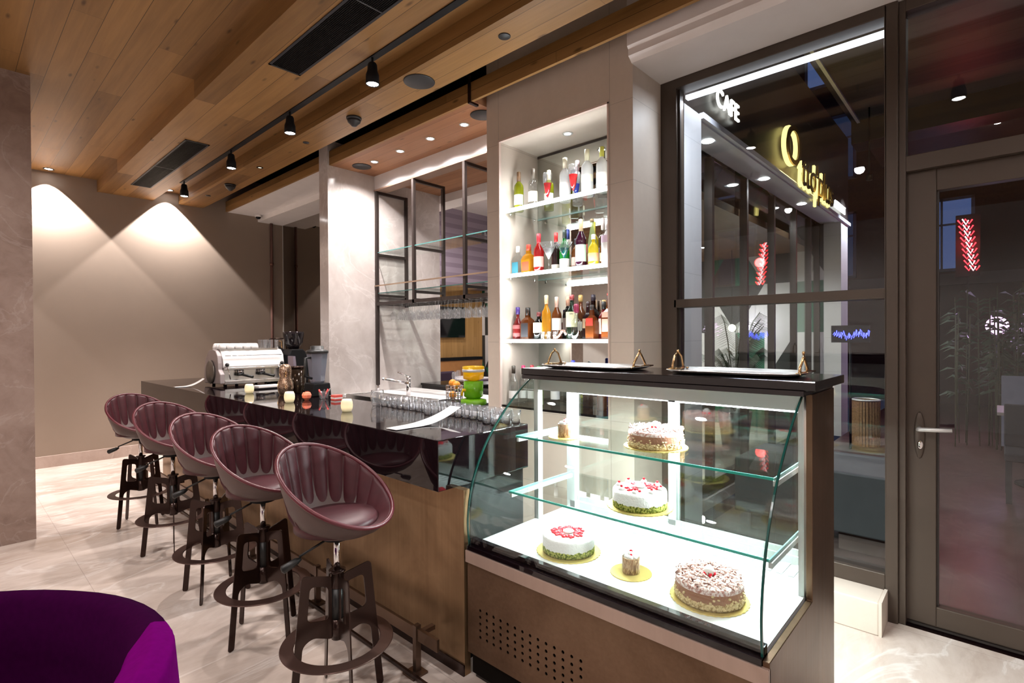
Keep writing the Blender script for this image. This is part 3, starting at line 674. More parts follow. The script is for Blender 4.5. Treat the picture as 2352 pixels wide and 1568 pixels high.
# glasses crowded along the bar's back edge
gp = root('tumbler_glass', 'small clear tumbler in the crowd of glasses along the back edge of the bar', 'glass', (0, 0, 0), 0, 'clear tumblers along the bar back edge')
tumbler_obj('bowl', .027, .072, gp)
k_ = 0
for row_, x in enumerate((2.022, 1.965, 1.908)):
    for i in range(19 if row_ < 2 else 12):
        y = 1.84+.0605*i+.02*row_
        if row_ == 2 and (i > 9 or 1.98 < y < 2.34): continue
        o = gp if k_ == 0 else copy_tree(gp); k_ += 1
        o.location = (x+random.uniform(-.003, .003), y, Z1+.0003)
bgls = root('goblet_glass', 'larger round clear glass among the tumblers on the bar edge', 'glass', (1.915, 2.50, Z1))
MB().lathe([(.030, 0), (.04, .02), (.046, .06), (.040, .105), (.038, .105), (.044, .06), (.036, .02), (0, .008)], 20).build('bowl', M['tumbler'], bgls)
bgls.location = (1.955, 3.02, Z1)

# ------------------------------------------------------------------ bottle niche: mirror, lit glass shelves, bottles
nm = root('niche_mirror', 'mirror lining the back of the lit bottle niche', 'mirror', (3.437, 2.367, 1.98))
MB().box(-.005, -.49, -1.005, .002, .49, 1.02).build('mirror_glass', plain('niche mirror', (.58, .60, .57), .015, metal=1, var=0), nm)
MB().box(-.008, -.49, 1.02, .002, .49, 1.038).build('edge_trim', M['framed'], nm)
def niche_shelf(z, lb):
    t = root('lit_glass_shelf', lb, 'shelf', (3.0, 2.367, z), 0, 'lit glass shelves of the bottle niche')
    MB().box(.012, -.487, -.012, .425, .487, 0).build('glass_board', M['shelfg'], t)
    MB().box(-.004, -.487, -.022, .012, .487, .004).build('light_strip', M['led'], t)
    MB().box(.425, -.487, -.012, .430, .487, 0).build('back_edge', plain('pale shelf edge', (.30, .45, .42), .2), t)
    for yy in (-.47, .47):
        for xx in (.07, .36): MB().cyl(xx, yy, -.030, -.012, .009, 10).build('shelf_support', M['chrome'], t)
    l = area('lamp', (.02, 0, -.03), 2.2, .96, .03, (0, 0, math.radians(90)), COOL, t); 
    l2 = area('lamp', (.02, 0, .012), 2.0, .96, .03, (math.radians(180), 0, math.radians(90)), COOL, t)
niche_shelf(2.492, 'top glass shelf with white light strip, holding wine bottles and cocktail glasses')
niche_shelf(1.986, 'middle glass shelf with white light strip, holding coloured liqueurs')
niche_shelf(1.479, 'lowest glass shelf with white light strip, holding whisky bottles')
t = downlight(3.20, 2.37, 3.024, 'niche_downlight', 'bright small downlight in the top of the bottle niche', M['lens'], r=.025, ring=M['alu'], light=lambda t: spot('lamp', (0, 0, -.015), 12, 150, .6, COOL, .02, t))

GL = {}
def gmat(key):
    if key in GL: return GL[key]
    C = {'olive': ((.42, .45, .02), .35), 'clear': None, 'frost': ((.80, .80, .78), .15), 'amber': ((.75, .33, .02), .4), 'red': ((.55, .02, .02), .25),
         'dark': ((.03, .012, .012), .1), 'green': ((.02, .38, .06), .35), 'purple': ((.08, .01, .04), .1), 'brown': ((.28, .08, .02), .3), 'ruby': ((.35, .03, .03), .3),
         'black': ((.008, .008, .008), .0), 'dgreen': ((.015, .04, .02), .15), 'gold': ((.85, .45, .03), .45), 'palegreen': ((.55, .65, .35), .5), 'yellow': ((.85, .70, .04), .3),
         'white': ((.85, .83, .82), .0), 'peach': ((.75, .30, .10), .4), 'blue': ((.04, .12, .75), .4), 'scarlet': ((.85, .02, .03), .3), 'teal': ((.0, .25, .22), .3)}[key]
    GL[key] = liquid('bottle ' + key, C[0], C[1]) if C else glass('clear bottle', (.86, .88, .88), base=.10)
    return GL[key]
CM = {}
def cmat(c):
    if c not in CM: CM[c] = plain('cap or label', c, .4, var=.05)
    return CM[c]
def prof(kind, h, r):
    if kind == 'wine': return [(r*.9, 0), (r, .006), (r, h*.60), (r*.93, h*.66), (r*.6, h*.72), (r*.36, h*.76), (r*.33, h*.96), (r*.36, h*.97), (r*.36, h)]
    if kind == 'spirit': return [(r*.92, 0), (r, .006), (r, h*.55), (r*.92, h*.62), (r*.5, h*.72), (r*.34, h*.78), (r*.32, h*.98), (r*.34, h)]
    if kind == 'round': return [(r*.8, 0), (r*.95, .01), (r*1.05, h*.28), (r*.95, h*.45), (r*.55, h*.60), (r*.32, h*.68), (r*.30, h*.98), (r*.32, h)]
    if kind == 'squat': return [(r*.9, 0), (r, .006), (r*1.05, h*.5), (r*.8, h*.62), (r*.38, h*.70), (r*.34, h*.98), (r*.36, h)]
    if kind == 'tall': return [(r*.9, 0), (r, .006), (r, h*.42), (r*.85, h*.58), (r*.5, h*.74), (r*.36, h*.84), (r*.34, h)]
    if kind == 'decanter': return [(r*.8, 0), (r, .008), (r*1.0, h*.40), (r*.85, h*.52), (r*.4, h*.62), (r*.38, h*.72), (r*.5, h*.73), (r*.5, h*.74)]
BOT = []
def bottle(x, y, z, h, r, kind, col, cap, label, lb, capfrac=.22, lab=None, sides=24, grp=None, lean=0, txt=None, tcol=(.05, .05, .05)):
    t = root('bottle', lb, 'bottle', (x, y, z), 0, grp)
    sq = sides == 4; BOT.append([t, r*(1.27 if sq else 1.09)])
    p_ = prof(kind, h, r*(1.25 if sq else 1))
    MB().lathe(p_, sides, smooth=not sq, a0=PI/4 if sq else 0).build('body', gmat(col), t)
    if cap is not None:
        cr = r*.40; z0 = h*(1-capfrac)
        if kind == 'decanter': MB().lathe([(r*.3, h*.74), (r*.52, h*.78), (r*.5, h*.97), (r*.3, h)], 16).build('stopper', cmat(cap), t)
        else: MB().lathe([(cr*1.02, z0), (cr*1.05, h*.995), (cr*.6, h+.002), (0, h+.003)], 16).build('cap', cmat(cap), t)
    if label is not None:
        l0, l1 = (lab or (.16, .42)); rr = r*1.015
        if sq:
            q = r*.885+.001; MB().box(-q-.001, -q*.85, h*l0, -q, q*.85, h*l1).build('label', cmat(label), t)
        else:
            n = 18; g = MB(); g.grid(lambda i, j: (rr*math.cos(PI*.62+PI*.9*i/n+.15), rr*math.sin(PI*.62+PI*.9*i/n+.15), h*(l0 if j == 0 else l1)), n+1, 2); g.build('label', cmat(label), t)
    if txt:
        o = text('lettering', txt, .016, cmat(tcol), t, .0004); o.rotation_euler = (PI/2, 0, -PI/2-.25); o.location = (-r*1.03*.97, -r*.25, h*(l1-.05))
    return t
def stem_glass(x, y, z, h, r, kind, liq, lb, lvl=.7, grp=None, cat='cocktail glass'):
    t = root('cocktail_glass', lb, cat, (x, y, z), 0, grp); s = h*.42
    MB().lathe([(0, .001), (r*.75, .001), (r*.75, .003), (.004, .008), (.0035, s), (.004, s+.004)], 20).build('stem', M['tumbler'], t)
    if kind == 'martini': pr = [(.004, s), (r, h)]
    elif kind == 'flute': pr = [(.004, s*.55), (r*.55, s*.95), (r*.9, h*.7), (r, h)]
    else: pr = [(.004, s), (r*.8, s*1.15), (r, h*.65), (r*.85, h)]
    MB().lathe(pr + [(pr[-1][0]*.97, h)] + [(p[0]*.95, p[1]+.002) for p in pr[::-1][1:]], 24).build('bowl', M['tumbler'], t)
    z0 = pr[0][1]+.004; zt = z0+(h-z0)*lvl
    q = [(p[0]*.93, p[1]+.003) for p in pr if p[1]+.003 < zt]; 
    a, b = [p for p in pr if p[1] <= zt][-1], [p for p in pr if p[1] > zt][0]
    rr = (a[0]+(b[0]-a[0])*(zt-a[1])/(b[1]-a[1]))*.93
    MB().lathe([(0, z0)] + q + [(rr, zt), (0, zt)], 24).build('drink', liq, t)
SZ1, SZ2, SZ3, SZ4 = 2.4925, 1.9865, 1.4795, .973
W_ = (.72, .71, .68)
# top shelf
bottle(3.12, 2.794, SZ1, .315, .038, 'wine', 'olive', (.22, .12, .06), W_, 'olive green wine bottle with white label at the left of the top shelf', .24)
bottle(3.12, 2.645, SZ1, .310, .038, 'wine', 'clear', (.16, .13, .10), (.70, .62, .45), 'clear wine bottle with dark capsule, second on the top shelf', .24)
bottle(3.26, 2.60, SZ1, .32, .038, 'wine', 'olive', (.85, .78, .55), W_, 'green wine bottle with cream capsule behind the first red cocktail on the top shelf', .26)
stem_glass(3.10, 2.487, SZ1, .235, .036, 'flute', gmat('scarlet'), 'tall flute of red cocktail on the left of the top shelf', .58)
bottle(3.14, 2.352, SZ1, .33, .041, 'wine', 'frost', (.88, .84, .66), W_, 'frosted white wine bottle with cream capsule between the red and blue cocktails', .24)
stem_glass(3.20, 2.295, SZ1, .22, .034, 'flute', gmat('blue'), 'flute of blue cocktail on the top shelf', .5)
stem_glass(3.10, 2.249, SZ1, .245, .038, 'flute', gmat('scarlet'), 'tall flute of red cocktail in the middle of the top shelf, beside the blue one', .62)
bottle(3.28, 2.34, SZ1, .34, .038, 'wine', 'frost', (.85, .55, .62), None, 'pale bottle with pink capsule behind the middle red cocktail', .26)
bottle(3.12, 2.141, SZ1, .335, .043, 'wine', 'frost', (.88, .85, .62), (.80, .76, .60), 'frosted white wine bottle with pale yellow capsule, right of the red cocktails', .25, (.30, .45))
bottle(3.22, 2.075, SZ1, .335, .038, 'wine', 'dgreen', (.02, .025, .03), W_, 'dark green wine bottle with black capsule on the right of the top shelf', .27)
bottle(3.10, 2.005, SZ1, .315, .040, 'wine', 'frost', (.60, .62, .10), W_, 'white labelled wine bottle with green capsule at the right end of the top shelf', .22)
bottle(3.26, 1.965, SZ1, .345, .040, 'wine', 'olive', (.10, .03, .03), (.80, .60, .50), 'olive wine bottle with dark red capsule at the far right of the top shelf', .25)
# middle shelf
bottle(3.12, 2.880, SZ2, .235, .041, 'squat', 'clear', (.78, .72, .68), (.02, .16, .22), 'clear square gin bottle with dark blue label at the left of the middle shelf', .2, (.05, .45), 4)
bottle(3.12, 2.725, SZ2, .235, .046, 'squat', 'gold', (.50, .05, .03), (.55, .07, .03), 'broad golden tequila bottle with red cap on the middle shelf', .2, (.12, .42), 4)
bottle(3.12, 2.596, SZ2, .305, .040, 'spirit', 'red', (.85, .04, .06), (.75, .35, .30), 'tall red aperitif bottle with bright red cap on the middle shelf', .24)
bottle(3.18, 2.470, SZ2, .305, .036, 'spirit', 'dark', (.85, .05, .05), (.60, .50, .45), 'dark vermouth bottle with bright red cap behind the white cocktail', .24, (.06, .2))
stem_glass(3.08, 2.462, SZ2, .215, .070, 'martini', gmat('white'), 'martini glass filled with a white cocktail on the middle shelf', .62)
bottle(3.16, 2.375, SZ2, .310, .038, 'spirit', 'green', (.04, .06, .05), (.80, .80, .78), 'bright green liqueur bottle with dark cap on the middle shelf', .2, (.06, .3))
stem_glass(3.08, 2.318, SZ2, .20, .062, 'martini', gmat('teal'), 'martini glass of teal green cocktail on the middle shelf', .62)
bottle(3.26, 2.418, SZ2, .335, .036, 'spirit', 'clear', (.04, .06, .28), W_, 'clear vodka bottle with dark blue cap behind the teal cocktail', .22)
bottle(3.20, 2.30, SZ2, .24, .034, 'spirit', 'brown', (.02, .02, .03), (.75, .45, .38), 'small bottle with black cap behind the teal cocktail', .2)
bottle(3.12, 2.196, SZ2, .355, .040, 'spirit', 'purple', (.72, .55, .33), (.62, .78, .68), 'dark purple aperitif bottle with tan capsule and pale green label', .25, (.14, .48))
bottle(3.14, 2.115, SZ2, .350, .034, 'tall', 'palegreen', (.28, .20, .10), None, 'tall pale green bottle right of the purple one on the middle shelf', .06)
bottle(3.10, 2.075, SZ2, .225, .036, 'spirit', 'yellow', (.88, .86, .80), (.80, .30, .15), 'short yellow liqueur bottle with white cap on the middle shelf', .15)
bottle(3.28, 2.172, SZ2, .36, .036, 'wine', 'yellow', (.80, .72, .12), None, 'tall bottle with yellow capsule at the back of the middle shelf', .24)
bottle(3.28, 2.115, SZ2, .375, .036, 'wine', 'clear', (.85, .75, .75), (.3, .25, .3), 'tall clear bottle with pinkish white capsule at the back of the middle shelf', .22)
bottle(3.14, 2.020, SZ2, .23, .033, 'spirit', 'brown', (.10, .06, .05), (.75, .65, .58), 'small brown bottle near the right end of the middle shelf', .12)
bottle(3.28, 2.060, SZ2, .37, .036, 'wine', 'dark', (.45, .04, .08), None, 'tall dark bottle with crimson capsule at the back right of the middle shelf', .25)
bottle(3.08, 1.948, SZ2, .30, .045, 'spirit', 'white', (.88, .84, .86), (.55, .42, .52), 'big white coconut liqueur bottle at the right end of the middle shelf', .2, (.50, .66))
# lowest shelf
bottle(3.12, 2.862, SZ3, .258, .042, 'round', 'ruby', (.07, .03, .22), (.35, .10, .10), 'reddish bourbon bottle with purple cap at the left of the lowest shelf', .22, (.1, .45))
bottle(3.12, 2.735, SZ3, .250, .047, 'squat', 'brown', (.015, .012, .01), (.03, .03, .035), 'square whiskey bottle with black label and black cap on the lowest shelf', .24, (.08, .52), 4)
bottle(3.12, 2.635, SZ3, .210, .045, 'spirit', 'black', (.20, .04, .04), (.85, .80, .62), 'short black bottle with slanted cream label on the lowest shelf', .15, (.25, .62))
bottle(3.12, 2.550, SZ3, .335, .035, 'spirit', 'gold', (.80, .50, .28), None, 'tall amber bottle with tan capsule on the lowest shelf', .2)
bottle(3.26, 2.66, SZ3, .23, .035, 'spirit', 'brown', (.25, .03, .03), None, 'brown bottle with dark red cap behind the amber bottle', .2)
bottle(3.14, 2.450, SZ3, .320, .037, 'spirit', 'brown', (.60, .38, .30), (.88, .80, .74), 'cognac bottle with white label and copper capsule on the lowest shelf', .25, (.22, .50))
bottle(3.16, 2.352, SZ3, .320, .043, 'spirit', 'black', (.55, .30, .20), (.10, .07, .06), 'black whiskey bottle with dark oval label on the lowest shelf', .22, (.2, .5))
bottle(3.12, 2.284, SZ3, .325, .043, 'spirit', 'dgreen', (.30, .05, .05), (.85, .80, .50), 'dark green whiskey bottle with cream lettered label on the lowest shelf', .12, (.28, .62), txt='JAMESON')
bottle(3.06, 2.215, SZ3, .255, .038, 'decanter', 'clear', (.25, .02, .06), None, 'clear ribbed decanter with burgundy stopper in the middle of the lowest shelf')
bottle(3.24, 2.258, SZ3, .33, .040, 'spirit', 'brown', (.62, .40, .14), (.85, .82, .70), 'whisky bottle with gold cap behind the decanter', .15, (.2, .4))
bottle(3.26, 2.185, SZ3, .33, .040, 'squat', 'dark', (.05, .04, .06), (.35, .20, .16), 'tall square dark whisky bottle with black cap on the lowest shelf', .14, (.3, .5), 4)
bottle(3.12, 2.140, SZ3, .27, .036, 'squat', 'dark', (.04, .02, .02), (.30, .20, .12), 'square dark whisky bottle with slanted label right of the decanter', .14, (.3, .55), 4)
bottle(3.10, 2.075, SZ3, .24, .037, 'squat', 'brown', (.03, .03, .03), (.70, .06, .04), 'square brown whisky bottle with red label on the lowest shelf', .14, (.40, .62), 4)
bottle(3.26, 2.115, SZ3, .285, .036, 'spirit', 'dark', (.65, .45, .2), None, 'dark bottle with gold cap at the back of the lowest shelf', .18)
bottle(3.12, 2.020, SZ3, .265, .037, 'spirit', 'ruby', (.03, .03, .03), (.88, .80, .70), 'reddish bottle with white label and black cap near the right of the lowest shelf', .2, (.15, .55))
bottle(3.24, 2.045, SZ3, .33, .036, 'spirit', 'peach', (.80, .08, .08), None, 'orange liqueur bottle with red cap at the back right of the lowest shelf', .12)
bottle(3.08, 1.955, SZ3, .30, .050, 'squat', 'brown', (.05, .03, .04), (.85, .50, .38), 'large bottle with peach label and black neck at the right end of the lowest shelf', .2, (.18, .62), 4)
bottle(3.28, 1.985, SZ3, .38, .040, 'wine', 'peach', (.85, .80, .75), None, 'tall bright orange bottle with white cap at the back right end of the lowest shelf', .08)
sg = root('shot_glass', 'small clear shot glass at the front of the lowest shelf', 'glass', (3.05, 2.50, SZ3), 0, 'shot glasses on the lowest niche shelf')
tumbler_obj('bowl', .018, .06, sg)
for yy in (2.44, 2.385): o = copy_tree(sg); o.location = (3.05, yy, SZ3)
cr = root('crystal_ornament', 'pink and gold crystal ornament lying on the lowest niche shelf', 'ornament', (3.04, 2.33, SZ3))
g_ = MB()
for k in range(14):
    a = random.uniform(0, 6.28); g_.sphere((random.uniform(-.01, .01), -.05+.008*k, .014+.05*math.exp(-((k-3)/4)**2)), .010, 6, 4)
g_.build('beads', plain('rose crystal', (.75, .38, .30), .15, metal=.6), cr)
# bottles on the niche base, behind the cake case
for (y, h, c, cap, lb_, x) in ((2.885-.03, .30, 'clear', (.05, .04, .03), 'clear bottle with black cap at the left of the niche base', 3.10), (2.775, .30, 'clear', (.50, .02, .10), 'clear bottle with crimson pink cap on the niche base', 3.12),
        (2.705, .305, 'clear', (.35, .02, .03), 'clear bottle with red cap on the niche base', 3.14), (2.640, .30, 'palegreen', (.05, .15, .05), 'pale bottle with green cap on the niche base', 3.14),
        (2.50, .32, 'clear', (.8, .8, .8), 'clear bottle with silver cap half hidden behind the tray on the niche base', 3.2), (2.33, .35, 'blue', (.04, .05, .4), 'blue bottle showing above the tray on the niche base', 3.2),
        (2.20, .30, 'dark', (.03, .03, .03), 'dark bottle behind the left tray handle on the niche base', 3.2), (2.08, .30, 'brown', (.35, .1, .08), 'brown bottle with maroon cap on the right of the niche base', 3.2),
        (1.96, .31, 'gold', (.75, .6, .35), 'golden bottle with tan cap at the right end of the niche base', 3.16)):
    bottle(x, y, SZ4, h, .037, 'spirit', c, cap, W_ if c == 'clear' else None, lb_, .2, (.15, .35))

for _ in range(60):                                   # nudge neighbours that would touch slightly apart on their shelf
    for i in range(len(BOT)):
        for j in range(i):
            a, b = BOT[i][0], BOT[j][0]
            if abs(a.location.z-b.location.z) > .01: continue
            d_ = a.location-b.location; gap = BOT[i][1]+BOT[j][1]+.001-d_.length
            if gap > 0: n_ = d_.normalized()*gap*.5; a.location += n_; b.location -= n_
    for a, r_ in BOT: a.location.x = max(3.03+r_, min(3.425-r_, a.location.x)); a.location.y = max(1.876+r_, min(2.858-r_, a.location.y))

# ------------------------------------------------------------------ back counter, sink, tap, juicer
bk = root('back_counter', 'white topped stainless back counter under the serving opening', 'counter', (2.97, 3.02, 0))
MB().box(-.03, .0, .86, .92, .97, .895).box(.30, .97, .86, .92, 2.10, .895).box(-.03, 2.10, .86, .92, 2.19, .895).build('countertop', M['white'], bk, bev=.003)
MB().box(0, .0, .0, .38, 2.19, .64).build('cabinet', M['steel'], bk)
sk = MB().box(-.002, 0, -.14, .28, 1.10, .06).build('sink_basin', M['steel'], bk); sk.location = (-.025, .98, .80)
r_ = MB(); r_.box(-.01, -.01, .095, .33, .03, .101).box(-.01, 1.09, .095, .33, 1.13, .101).box(-.01, -.01, .095, .02, 1.13, .101).box(.30, -.01, .095, .33, 1.13, .101); r_.box(-.012, -.01, .03, .0, 1.13, .101)
r_.build('sink_rim', M['steel'], sk, bev=.002)
MB().box(.02, .03, .0955, .30, 1.09, .0965).build('drainer', plain('drainer', (.35, .34, .33), .2, metal=1), sk)
tp = root('mixer_tap', 'chrome mixer tap standing behind the sink', 'tap', (3.33, 4.56, .896))
MB().cyl(0, 0, 0, .17, .024, 18).cyl(0, 0, .17, .20, .026, 18).build('body', M['chrome'], tp)
MB().tube([(0, 0, .12), (-.24, .10, .185)], .013, 12).tube([(-.24, .10, .195), (-.24, .10, .165)], .014, 12).build('spout', M['chrome'], tp)
MB().tube([(0, 0, .195), (-.10, .05, .245)], .008, 10).build('lever', M['chrome'], tp)
mt = root('bar_mat', 'black rubber drip mat on the back counter', 'bar mat', (3.0, 3.06, .896))
g_ = MB(); g_.box(-.04, 0, 0, .36, .86, .006)
for k in range(20): g_.box(-.04, .01+.043*k, .006, .36, .022+.043*k, .012)
g_.build('mat', M['rubber'], mt)
ju = root('juicer', 'citrus juicer with yellow hopper and green jug on the back counter', 'juicer', (3.20, 3.42, .909))
gr_ = liquid('lime plastic', (.25, .60, .02), .1); yl = liquid('yellow plastic', (.90, .62, .02), .15)
MB().lathe([(.10, 0), (.105, .01), (.10, .04), (.06, .05), (0, .05)], 24, sx=1, sy=1.25).build('base', gr_, ju)
MB().lathe([(.055, .05), (.085, .07), (.088, .20), (.08, .205), (0, .205)], 24).build('jug', gr_, ju)
MB().lathe([(.03, .205), (.09, .225), (.098, .33), (.092, .335), (.085, .24), (0, .225)], 28).build('hopper', yl, ju)
MB().lathe([(.097, .285), (.100, .287), (.100, .308), (.098, .31), (.095, .3), (.097, .285)], 28).build('band', M['alu'], ju)
MB().tube([(0, -.05, .12), (-.10, .03, .13), (-.11, .035, .08)], .012, 10).build('spout', yl, ju)
ob = root('wire_basket', 'wire basket of oranges beside the juicer', 'basket', (3.22, 3.70, .909))
g_ = MB()
for k in range(5): g_.tube([(.075*math.cos(2*PI*i/20), .075*math.sin(2*PI*i/20), .008+.035*k) for i in range(20)], .0035, 5, True)
for k in range(14): a = 2*PI*k/14; g_.tube([(.075*math.cos(a), .075*math.sin(a), .008), (.078*math.cos(a), .078*math.sin(a), .15)], .0035, 5)
g_.build('wires', M['chrome'], ob)
for (dx, dy, dz, lb_) in ((.0, -.030, .152, 'orange on top of the wire basket, nearest the juicer'), (.010, .036, .166, 'orange on top of the wire basket, farther from the juicer'), (-.02, -.0, .06, 'orange lower down inside the wire basket')):
    o = root('orange', lb_, 'orange', (3.22+dx, 3.70+dy, .909+dz), 0, None); MB().sphere((0, 0, 0), .036, 18, 12).build('fruit', plain('orange peel', (.85, .33, .03), .45), o)
dbt = bottle(3.26, 3.20, .909, .24, .04, 'spirit', 'dark', (.05, .05, .08), W_, 'dark bottle on the back counter between the juicer and the niche wall', .2, (.1, .4))

# ------------------------------------------------------------------ steel and glass shelving in the serving opening
sh = root('hanging_shelf_frame', 'dark steel shelving frame with glass shelves standing in the serving opening', 'shelving', (3.37, 3.0, 0))
fm = plain('blackened steel tube', (.055, .042, .038), .35, metal=.5)
q = .016
for px_, ys in ((0.0, (2.19, 1.50, .705)), (.40, (2.185, 1.50, .705))):
    for yy in ys:
        z0 = .965 if (px_ == 0 and yy == 2.19) else 1.86
        MB().box(px_-q, yy-q, z0, px_+q, yy+q, 3.165).build('post', fm, sh)
MB().cyl(0, 2.19, .896, .967, .013, 12).build('post_foot', M['chrome'], sh)
for yy in (2.19, 1.50, .705):
    for zz in (3.15, 2.445, 1.985, 1.90): MB().box(q, yy-q, zz-.014, .40-q, yy+q, zz+.014).build('cross_bar', fm, sh)
for zz in (1.885,):
    for px_ in (0, .40): MB().box(px_-q, .02, zz-.018, px_+q, 2.18, zz+.018).build('long_bar', fm, sh)
MB().box(-.022, .02, 2.083, -.014, 2.21, 2.097).build('front_rail', plain('brass rail', (.42, .30, .21), .35, metal=.5), sh)
for zz in (2.462, 2.002):
    g_ = MB().box(.0, .02, zz, .40, 2.17, zz+.010).build('glass_shelf', M['shelfg'], sh)
    MB().box(-.003, .02, zz, .0, 2.17, zz+.010).build('shelf_edge', plain('tinted shelf edge', (.12, .33, .32), .2), sh)
r_ = MB()
for k in range(14): r_.box(q, .06+.155*k, 1.868, .40-q, .066+.155*k, 1.874).box(q, .10+.155*k, 1.868, .40-q, .106+.155*k, 1.874)
r_.build('stem_rack', fm, sh)
hg = root('hanging_wine_glass', 'clear stemmed wine glass hanging upside down from the shelving rack', 'wine glass', (0, 0, 0), 0, 'wine glasses hanging from the rack')
MB().lathe([(.030, 0), (.030, -.002), (.005, -.008), (.0035, -.075), (.012, -.09), (.032, -.115), (.036, -.15), (.030, -.185), (.029, -.185), (.034, -.15), (.030, -.118), (.004, -.09)], 14).build('bowl', M['tumbler'], hg)
k_ = 0
for j in range(13):
    for i in range(4):
        if j > 8 and i == 0 and False: continue
        o = hg if k_ == 0 else copy_tree(hg); k_ += 1
        o.location = (3.42+.085*i, 3.083+.155*j, 1.883)
bowl_ = root('small_bowls', 'stack of small white bowls on the upper glass shelf of the shelving', 'bowls', (3.56, 3.38, 2.473))
for k in range(4): MB().lathe([(.02, 0), (.06, .03), (.058, .031), (0, .006)], 16, (0, .13*(k % 2), .012*(k//2))).build('bowl', cupm, bowl_)

# ------------------------------------------------------------------ cake display case
CX, CY = 1.56, .48
dc = root('cake_display_case', 'refrigerated cake display case with curved glass, white lit deck and bronze base', 'display case', (CX, CY, 0))
L = 1.235
prof_g = [(.008, .585), (.000, .70), (.022, .83), (.060, .925), (.120, 1.025), (.195, 1.11), (.28, 1.19), (.365, 1.255), (.45, 1.308)]
def cr_(pts, n=5):
    out = []
    for i in range(len(pts)-1):
        p0 = pts[max(i-1, 0)]; p1 = pts[i]; p2 = pts[i+1]; p3 = pts[min(i+2, len(pts)-1)]
        for k in range(n):
            t = k/n; out.append(tuple(.5*(2*b+(c-a)*t+(2*a-5*b+4*c-d)*t*t+(3*b-a-3*c+d)*t**3) for a, b, c, d in zip(p0, p1, p2, p3)))
    out.append(pts[-1]); return out
pg = cr_(prof_g)
gm_ = MB(); n = len(pg)
gm_.grid(lambda i, j: (pg[i][0], .012 if j == 0 else L-.004, pg[i][1]), n, 2); gm_.grid(lambda i, j: (pg[i][0]+.007, .012 if j == 0 else L-.004, pg[i][1]-.003), n, 2)
gm_.build('curved_front_glass', M['case'], dc)
for yy, m_ in ((.006, M['edged']), (L-.004, M['edged'])):
    e_ = MB(); e_.grid(lambda i, j: (pg[i][0]+(0, .008, .008, 0)[j], yy+(0, 0, .006, .006)[j], pg[i][1]-(0, .003, .003, 0)[j]), n, 4, cv=True, smooth=False); e_.build('glass_edge', m_, dc)
side_poly = [(p[0]+.008, p[1]) for p in pg] + [(.46, 1.31), (.46, .585)]
for yy in (.012, L-.016): MB().prism(side_poly, 1, yy, yy+.006).build('side_glass', M['case'], dc)
# base
hl = []
for i in range(14):
    for j in range(5): hl.append([(-.078-.0405*i+.0068*math.cos(2*PI*k/10), .322-.029*j+.0068*math.sin(2*PI*k/10)) for k in range(10)][::-1])
fp = plate('front_panel', [[(-.0, .115), (-.0, .515), (-L+.02, .515), (-L+.02, .115)]] + hl, .004, M['bronzedark'], dc)
fp.rotation_euler = Matrix(((0, 0, -1), (-1, 0, 0), (0, 1, 0))).to_euler(); fp.location = (.004, 1.235-1.235+.0, 0)
fp.rotation_euler = Matrix(((0, 0, 1), (1, 0, 0), (0, 1, 0))).to_euler(); fp.location = (.004, L, 0)
MB().box(.02, .01, .02, .76, L-.01, .50).build('inner_box', M['void'], dc)
MB().box(.03, .02, 0, .74, L-.02, .115).build('plinth', M['blacktop'], dc)
MB().box(.008, L-.012, .115, .78, L, .585).build('side_panel', M['bronzedark'], dc)
sp = MB(); sp.prism([(.0, .0), (.79, .0), (.79, 1.296), (.465, 1.296), (.465, .583), (.0, .583)], 1, -.014, .006); sp.build('side_panel', M['bronzedark'], dc, bev=.002)
MB().box(-.012, -.014, .516, .01, L, .568).build('front_band', M['bronzeband'], dc, bev=.002)
MB().box(-.006, .006, .568, .045, L-.004, .588).box(.020, .006, .575, .045, L-.004, .612).build('black_sill', M['blackgloss'], dc)
MB().box(.045, .012, .50, .76, L-.01, .590).build('deck', M['tray'], dc)
gv = MB()
for k in range(28): gv.box(.60, .04+.041*k, .590, .72, .06+.041*k, .5935)
gv.build('deck_vents', plain('deck vent', (.55, .57, .58), .3), dc)
# posts, rails, sliding rear doors
MB().box(.455, L-.030, .59, .490, L-.004, 1.31).box(.462, .012, .59, .50, .030, 1.31).build('side_post', M['alu'], dc)
MB().box(.72, .03, 1.235, .76, L-.03, 1.31).box(.72, .03, .59, .76, L-.03, .625).build('rear_rail', M['alu'], dc)
MB().box(.72, L-.060, .59, .76, L-.01, 1.31).box(.72, .012, .59, .76, .075, 1.31).build('rear_post', M['alu'], dc)
for y0, y1, x_ in ((.03, .645, .728), (.60, L-.03, .744)):
    dd = MB().box(x_, y0, .625, x_+.012, y0+.035, 1.235).box(x_, y1-.035, .625, x_+.012, y1, 1.235).box(x_, y0, 1.195, x_+.012, y1, 1.235).box(x_, y0, .625, x_+.012, y1, .650).build('sliding_door', M['alu'], dc)
    MB().box(x_+.004, y0+.03, .645, x_+.008, y1-.03, 1.20).build('door_glass', M['case'], dd)
MB().box(.37, -.01, 1.297, .79, L+.0, 1.3145).build('top_frame', M['blackgloss'], dc)
MB().box(.47, .02, 1.235, .70, L-.02, 1.297).build('lamp_housing', M['alu'], dc)
MB().box(.585, .05, 1.2285, .605, L-.05, 1.2345).build('lamp_tube', M['ledcase'], dc)
for k in range(2): area('lamp', (.545+.10*k, L/2, 1.226), 27, .08, 1.1, (0, 0, 0), COOL, dc)
